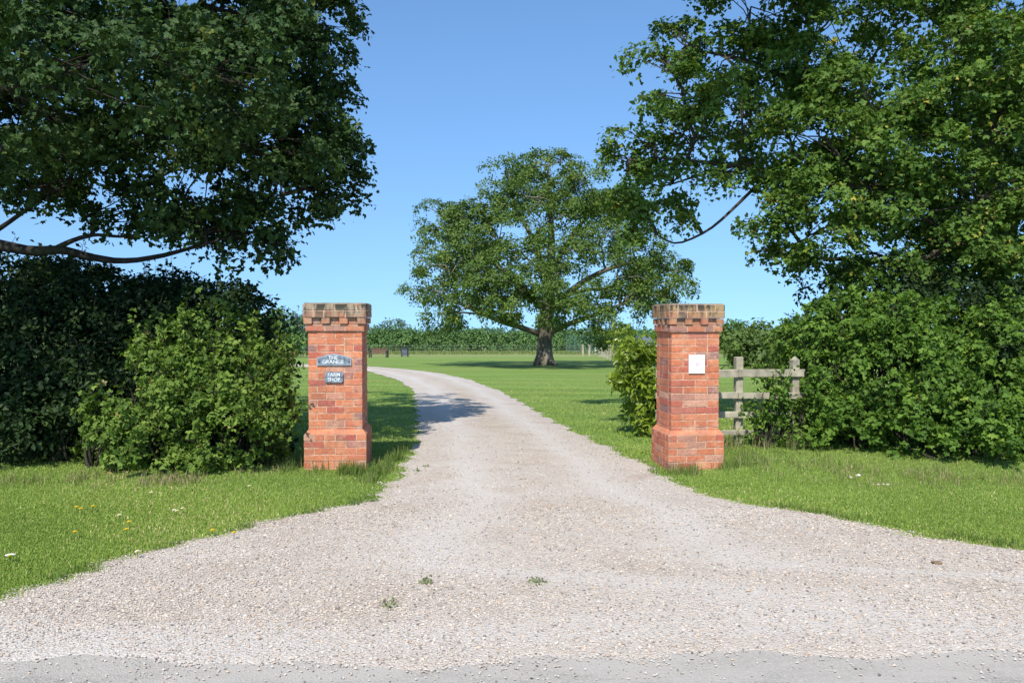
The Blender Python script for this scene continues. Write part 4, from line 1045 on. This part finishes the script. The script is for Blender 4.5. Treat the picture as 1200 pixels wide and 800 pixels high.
sg2 = empty('name_sign', q, 'small rectangular slate sign reading FARM SHOP, under the arched sign', 'sign', 'signs on the left pillar', th)
w, h = 21.5 * px1, 12.6 * px1
oct_ = [(-w / 2 + .015, 0), (w / 2 - .015, 0), (w / 2, .02), (w / 2, h - .02), (w / 2 - .015, h), (-w / 2 + .015, h), (-w / 2, h - .02), (-w / 2, .02)]
stick('panel', plate(oct_, -.012, 0), M['sign_slate'], sg2)
stick('lettering', text_mesh('FARM', .054, mat=M['letters']), None, sg2, (0, -.0135, h * .73), math.pi / 2)
stick('lettering', text_mesh('SHOP', .054, mat=M['letters']), None, sg2, (0, -.0135, h * .28), math.pi / 2)
for sx in (-1, 1):
    mb = MB(); mb.tube([(sx * w * .44, -.0115, h / 2), (sx * w * .44, -.016, h / 2)], [.006, .005], 10); mb.build('screw', M['screw'], sg2)
q = face_frame(p_right, .545, th2, 816.3, 437.3)
nt_ = empty('notice', q, 'white square notice with a faded pink print on the right pillar', 'notice', None, th2)
w, h = 19.4 * px1, 22 * px1
stick('board', plate([(-w / 2, 0), (w / 2, 0), (w / 2, h), (-w / 2, h)], -.008, 0), M['notice'], nt_)
def blob(cx, cz, rx, rz_, n=18, k=3):
    a = np.linspace(0, 2 * math.pi, n, endpoint=False); r = 1 + .22 * np.sin(a * k + 1) + .1 * np.sin(a * 5)
    return [(cx + rx * r_ * math.cos(t), cz + rz_ * r_ * math.sin(t)) for t, r_ in zip(a, r)]
stick('print', plate(blob(.004, h * .5, w * .13, h * .12), -.0095, -.0082), M['notice_pink'], nt_)
stick('print', plate(blob(w * .24, h * .24, w * .13, h * .08, k=2), -.0095, -.0082), M['notice_blue'], nt_)
stick('print', plate(blob(-w * .24, h * .68, w * .08, h * .13, k=2), -.0095, -.0082), M['notice_blue'], nt_)
stick('print', plate(blob(-w * .2, h * .2, w * .14, h * .05, k=2), -.0095, -.0082), M['notice_lilac'], nt_)
stick('print', plate([(-w * .35, h * .83), (w * .35, h * .83), (w * .35, h * .87), (-w * .35, h * .87)], -.0095, -.0082), M['notice_blue'], nt_)

# ------------------------------------------------------------------ rail fence right of the pillar
fp = G(865, 522); fd = float(fp[1])
fx0 = 2.45; ang = math.radians(4)
fr = empty('rail_fence', (fp[0], fd, float(zt(fp[0], fd))), 'weathered four-rail wooden fence running from the right pillar into the hedge', 'fence', None, ang)
zg = fr.location[2]
def pz(py, d=fd): return P(865, py, d)[2] - zg
post_h = pz(418)
for i, (dx, hh) in enumerate(((0, post_h), (.71, pz(421)))):
    mb = MB(); mb.box((dx, .0, hh / 2 - .1), (.088, .1, hh + .2), jit=.003, bev=.008)
    if i: mb.tube([(dx, 0, hh - .01), (dx, 0, hh + .03)], [.06, .015], 4)
    mb.build('post', M['wood_grey'], fr)
for i, (y0, y1) in enumerate(((432, 441), (459, 466), (481, 488), (503, 509))):
    za, zb_ = pz(y0), pz(y1); mb = MB()
    for a, b in ((-1.05, -.03), (-.03, .8)):
        mb.box(((a + b) / 2, -.071 if a > -.5 or i != 0 else -.071, (za + zb_) / 2 + rng.normal(0, .005)), (b - a - .004, .036, abs(za - zb_)), jit=.003, bev=.005)
    mb.build('rail', M['wood_grey'], fr)

# ------------------------------------------------------------------ things across the lawn
# bench
bp_ = G(444.5, 418.8); s = bp_[1] / F
bn = empty('park_bench', bp_, 'reddish brown wooden bench on the grass near the far hedge', 'bench', None, math.radians(-6))
bw = 22 * s; bh = 11 * s
mb = MB()
for k in range(4): mb.box((0, .02 * k, bh * (.56 + .13 * k)), (bw * .94, .04, bh * .1), bev=.01)
mb.build('backrest', M['wood_red'], bn)
mb = MB()
for k in range(4): mb.box((0, -.1 - .13 * k, bh * .47), (bw * .94, .1, .05), bev=.01)
mb.build('seat', M['wood_red'], bn)
for sx in (-1, 1):
    for yy, hh in ((.06, bh), (-.5, bh * .68)):
        mb = MB(); mb.box((sx * bw * .46, yy, hh / 2 - .05), (.1, .1, hh + .1), bev=.015); mb.build('leg', M['wood_dark'], bn)
    mb = MB(); mb.box((sx * bw * .46, -.24, bh * .7), (.1, .66, .06), bev=.015); mb.build('armrest', M['wood_dark'], bn)
# bin
bp_ = G(474.5, 418); s = bp_[1] / F
bi = empty('litter_bin', bp_, 'dark slatted bin between two posts, right of the bench', 'bin')
for sx in (-1, 1):
    mb = MB(); mb.box((sx * 3.6 * s, 0, 6 * s), (1.6 * s, .12, 12.2 * s), bev=.02); mb.build('post', M['wood_dark'], bi)
mb = MB()
for k in range(5): mb.box(((-2 + k) * 1.1 * s, -.12, 5.6 * s), (.95 * s, .05, 8.5 * s), bev=.01)
mb.box((0, .06, 5.6 * s), (5.4 * s, .28, 8 * s)); mb.build('body', M['slate'], bi)
mb = MB(); mb.box((0, 0, 10.4 * s), (5.6 * s, .5, .7 * s), bev=.02); mb.build('lid', M['wood_dark'], bi)
# post-and-wire fence along the paddock
wd = 86.0
wf = empty('wire_fence', (-2, wd, float(zt(-2, wd))), 'low post and wire fence along the paddock in front of the far hedge', 'fence')
for x in np.arange(-24, 11.1, 3.0):
    mb = MB(); mb.tube([(x + 2, rng.normal(0, .1), -.1), (x + 2 + rng.normal(0, .02), 0, 1.05)], [.035, .03], 7); mb.build('post', M['wood_dusk'], wf)
mb = MB()
for z in (.35, .65, .95): mb.tube([(-22.0, 0, z), (-5, .02, z - .02), (13, 0, z)], .008, 5)
mb.build('wire', M['wire'], wf)
# green mesh enclosure
gd = 92.0
x0, x1 = (664 - 600) / F * gd, (702 - 600) / F * gd
gf = empty('mesh_fence', ((x0 + x1) / 2, gd, float(zt(x0, gd))), 'green metal mesh fence right of the parkland trunk', 'fence')
hw = (x1 - x0) / 2; hh = 2.1
for x in np.linspace(-hw, hw, 5):
    mb = MB(); mb.box((x, 0, hh / 2), (.09, .09, hh + .1), bev=.01); mb.build('post', M['green_metal'], gf)
mb = MB()
for x in np.arange(-hw, hw, .12): mb.box((x, -.05, hh / 2), (.022, .012, hh))
for z in np.arange(.1, hh, .3): mb.box((0, -.062, z), (2 * hw, .012, .022))
mb.build('mesh_panel', M['green_metal'], gf)
for px, lab in ((683, 'short grey post left of the white post in front of the mesh fence'), (690.5, 'short grey post nearest the white post, at the mesh fence')):
    q = G(px, 417.0); mb = MB(); mb.box((0, 0, .5), (.2, .2, 1.05), jit=.01, bev=.02); mb.box((0, 0, 1.06), (.25, .25, .06), bev=.02)
    o = mb.build('grey_post', M['wood_grey'], None); o.location = q; tag(o, lab, 'post', 'grey posts at the mesh fence')
q = G(698, 417.5); mb = MB(); mb.tube([(0, 0, -.05), (0, 0, .95), (0, 0, 1.02)], [.07, .07, .04], 10)
o = mb.build('white_post', M['white_post'], None, smooth=True); o.location = q; tag(o, 'single white post at the far end of the pale paling fence', 'post')
# pale paling fence running away from us
A, B_ = G(722, 424.5), G(702, 417.5)
pf = empty('paling_fence', A, 'pale wooden paling fence running away behind the laurel bush', 'fence')
n = 13; Lr = np.linalg.norm(B_ - A)
dirv = (B_ - A); rzf = math.atan2(dirv[1], dirv[0])
for i in range(n):
    t = (i / (n - 1)); p = dirv * t
    hgt = 1.05 + rng.normal(0, .03)
    mb = MB(); mb.box((p[0], p[1], p[2] + hgt / 2), (.1, .06, hgt), rz=rzf, bev=.01); mb.tube([(p[0], p[1], p[2] + hgt - .01), (p[0], p[1], p[2] + hgt + .09)], [.055, .01], 4)
    mb.build('pale', M['wood_pale'], pf)
for z in (.3, .78):
    mb = MB(); mb.tube([np.array([0, 0, z]) + [.08, 0, 0], dirv + [.08, 0, z]], .035, 4); mb.build('rail', M['wood_pale'], pf)
# shed behind the laurel
sd = 58.0; s = sd / F
sx = (775 - 600) / F * sd; sz = float(zt(sx, sd))
sh = empty('garden_shed', (sx, sd, sz), 'pale shed with a blue-grey slate roof peeping out behind the laurel', 'shed')
ht = P(760, 401, sd)[2] - sz; rtop = P(760, 394, sd)[2] - sz
mb = MB(); mb.box((0, 1.2, ht / 2), (48 * s, 2.4, ht)); mb.build('wall', M['render'], sh)
Wd = 54 * s / 2
V = [(-Wd, -.15, ht), (Wd, -.15, ht), (Wd, 2.55, ht), (-Wd, 2.55, ht), (-Wd, 1.2, rtop), (Wd, 1.2, rtop), (-Wd, -.15, ht + .05), (Wd, -.15, ht + .05), (Wd, 2.55, ht + .05), (-Wd, 2.55, ht + .05)]
link('roof', np_mesh('roof', V, [[[6, 7, 5, 4], [8, 9, 4, 5], [0, 3, 2, 1], [0, 1, 7, 6], [2, 3, 9, 8]], [[9, 6, 4], [7, 8, 5]]], M['slate']), sh)
link('door', (lambda b: (b.box((-15 * s, -.02, ht * .42), (10 * s, .05, ht * .84), bev=.01), b.build('door_tmp', M['wood_dark']))[1])(MB()).data, sh)
bpy.data.objects.remove(bpy.data.objects['door_tmp'])

# ------------------------------------------------------------------ flowers, weeds, stones
def flower(px, py, kind, label, h=.05, r=.016):
    q = G(px, py); nm = 'dandelion' if kind == 'yellow' else 'daisy'
    e = empty(nm, q, label, 'flower', 'yellow dandelions in the left verge' if kind == 'yellow' else 'white daisies in the left verge')
    m = MB(); m.tube([(0, 0, -.01), (.004, -.004, h * .5), (.004, -.008, h)], [.003, .0025, .002], 6); m.build('stem', M['stem'], e)
    V, Fq = [], []; n = 14
    for ring, (rad, zz, ln) in enumerate(((r, 0, 1), (r * .65, .006, 1))):
        for i in range(n):
            a = 2 * math.pi * i / n + ring * .2; d = np.array([math.cos(a), math.sin(a), .25]); t = np.array([-math.sin(a), math.cos(a), 0])
            o_ = np.array([.004, -.008, h + zz]); k = len(V)
            V += [o_ + t * .001, o_ + d * rad * .7 + t * rad * .2, o_ + d * rad, o_ + d * rad * .7 - t * rad * .2]; Fq.append([k, k + 1, k + 2, k + 3])
    link('petals', np_mesh('petals', V, [Fq], M['yellow'] if kind == 'yellow' else M['white_petal']), e)
    m = MB(); m.tube([(.004, -.008, h - .004), (.004, -.008, h + .008)], [r * .35, r * .3], 8); m.build('centre', M['yellow'], e)
for a in [(90, 602, 'yellow', 'left one of the close pair of dandelions in the left verge'), (95, 604, 'yellow', 'right one of the close pair of dandelions in the left verge'),
          (109, 601, 'yellow', 'single dandelion just right of the close pair'), (148, 629, 'yellow', 'dandelion halfway between the close pair and the gravel edge'), (151, 620, 'yellow', 'paler dandelion above the one nearest the middle of the left verge'),
          (88, 632, 'yellow', 'dandelion below the close pair in the left verge'), (249, 630, 'yellow', 'left dandelion of the two at the gravel edge'), (274, 633, 'yellow', 'right dandelion of the two at the gravel edge'),
          (204, 605, 'white', 'left daisy of the three under the hawthorn bush'), (207, 606, 'white', 'middle daisy of the three under the hawthorn bush'), (214, 603, 'white', 'right daisy of the three under the hawthorn bush'),
          (177, 584, 'white', 'daisy farthest back, nearest the hawthorn bush'), (140, 611, 'white', 'lone daisy in the middle of the left verge'), (12, 660, 'white', 'large white daisy at the left edge of the verge'), (161, 655, 'white', 'daisy close to the gravel edge on the left'), (292, 576, 'white', 'daisy in the verge near the left pillar')]:
    flower(*a, h=.06 if a[2] == 'yellow' else .055, r=.02 if a[0] != 12 else .034)
def weed(px, py, label, n=14, h=.05, spread=.05):
    q = G(px, py)
    e = empty('weed', q, label, 'weed', 'weeds growing in the gravel')
    a = rng.uniform(0, 6.28, n); rr = spread * np.sqrt(rng.random(n))
    sp = np.stack([rr * np.cos(a), rr * np.sin(a), rng.uniform(.015, h, n) * (1 - .5 * rr / spread)], 1)
    V, f, at = leaves(sp, unit(np.stack([np.cos(a) * .6, np.sin(a) * .6, np.ones(n)], 1)), 3, .02, .022, LEAF1, .5, .2)
    link('foliage', np_mesh('foliage', V, f, M['weed'], attr=np.clip(at, 0, 1)), e)
    m = MB()
    for p in sp[:12]: m.tube([(0, 0, .0), p * [.5, .5, .6], p], [.003, .002, .001], 4, cap=False)
    m.build('stem', M['stem'], e)
for a in [(502, 684, 'small green weed in the middle of the gravel'), (458, 711, 'faint low weed left of and below the middle one'), (488, 553, 'weed at the gravel edge near the left pillar'), (612, 566, 'tiny weed in the gravel between the pillars'), (500, 548, 'sparse weed by the drive edge beside the left pillar'),
          (628, 684, 'tiny weed right of the middle one in the gravel'), (416, 592, 'bushy weed on the grass edge below the left pillar'), (437, 588, 'bright weed at the grass tip below the left pillar')]:
    weed(*a)
def stone(px, py, r, mat, name, label, group=None):
    q = G(px, py); V = OCT
    import bmesh
    bm = bmesh.new(); bmesh.ops.create_icosphere(bm, subdivisions=2, radius=1)
    for v in bm.verts:
        d = Vector(v.co); k = 1 + .18 * math.sin(5 * d.x + px) + .14 * math.sin(6 * d.y + 2 * px) + .1 * math.sin(9 * d.z + px)
        v.co = Vector((d.x * k * r * 1.25, d.y * k * r, d.z * k * r * .7))
    me = bpy.data.meshes.new(name); bm.to_mesh(me); bm.free(); me.materials.append(mat)
    o = link(name, me); o.location = q + np.array([0, 0, r * .45]); tag(o, label, 'stone', group)
gs = 'pale stones in the right verge'
for px, lab in ((1023, 'first pale stone from the left of the row below the right hedge'), (1029, 'second pale stone in the row below the right hedge'), (1035, 'third pale stone in the row below the right hedge'), (1040, 'last pale stone of the row, farthest right below the hedge')):
    stone(px, 568, .013, M['pale_stone'], 'stone', lab, gs)
stone(1098, 662, .028, M['brown_stone'], 'stone', 'brown stone lying alone on the gravel at the right')
stone(996, 560, .018, M['pale_stone'], 'stone', 'pale stone in the dry grass left of the row', gs)
stone(1006, 558, .022, M['pale_stone'], 'stone', 'larger pale stone in the dry grass under the hawthorn hedge', gs)

# ------------------------------------------------------------------ camera, light
cam = bpy.data.cameras.new('camera'); co = bpy.data.objects.new('camera', cam); C.objects.link(co)
cam.sensor_width = 36; cam.lens = F / 1200 * 36; cam.clip_end = 5000; cam.clip_start = .05
co.location = (0, 0, CAMZ); co.rotation_euler = (math.pi / 2 - PITCH, 0, 0)
S.camera = co
el, az = math.radians(SUN_EL), math.radians(SUN_AZ)
sd_ = Vector((-math.sin(az) * math.cos(el), -math.cos(az) * math.cos(el), math.sin(el)))
sl = bpy.data.lights.new('sun', 'SUN'); sl.energy = 4.2; sl.angle = math.radians(.53); sl.color = (1, .955, .89)
so = bpy.data.objects.new('sun', sl); C.objects.link(so); so.rotation_euler = (-sd_).to_track_quat('-Z', 'Y').to_euler()
so.location = (0, 0, 30)
w = bpy.data.worlds.new('World'); S.world = w; w.use_nodes = True
nt = w.node_tree; nt.nodes.clear()
sky = nt.nodes.new('ShaderNodeTexSky'); sky.sky_type = 'NISHITA'; sky.sun_disc = False
sky.sun_elevation = el; sky.sun_rotation = math.pi + az; sky.altitude = 0; sky.air_density = 1.0; sky.dust_density = .6; sky.ozone_density = 4.0
kk = N(nt)
gen = kk('TexCoord').outputs['Generated']
sx_ = kk('SeparateXYZ', {'Vector': gen})
zz = kk.math('ADD', kk.math('MULTIPLY', kk.math('MAXIMUM', sx_.outputs[2], 0.0), .7), .125)
vec = kk('CombineXYZ', {'X': sx_.outputs[0], 'Y': sx_.outputs[1], 'Z': zz}).outputs[0]
nt.links.new(kk('VectorMath', {0: vec}, operation='NORMALIZE').outputs[0], sky.inputs[0])
tint = kk.mix(1.0, sky.outputs[0], (.755, .925, 1.03), 'MULTIPLY')
bg = nt.nodes.new('ShaderNodeBackground'); bg.inputs[1].default_value = .14
wo = nt.nodes.new('ShaderNodeOutputWorld')
nt.links.new(tint, bg.inputs[0]); nt.links.new(bg.outputs[0], wo.inputs[0])
vs = S.view_settings; vs.view_transform = 'Standard'; vs.look = 'None'; vs.exposure = 0.4; vs.gamma = 1; vs.use_curve_mapping = False
S.cycles.max_bounces = 6; S.cycles.diffuse_bounces = 3; S.cycles.glossy_bounces = 2; S.cycles.transmission_bounces = 4
S.cycles.use_denoising = True
print('faces', sum(len(m.polygons) for m in bpy.data.meshes), 'objects', len(bpy.data.objects))
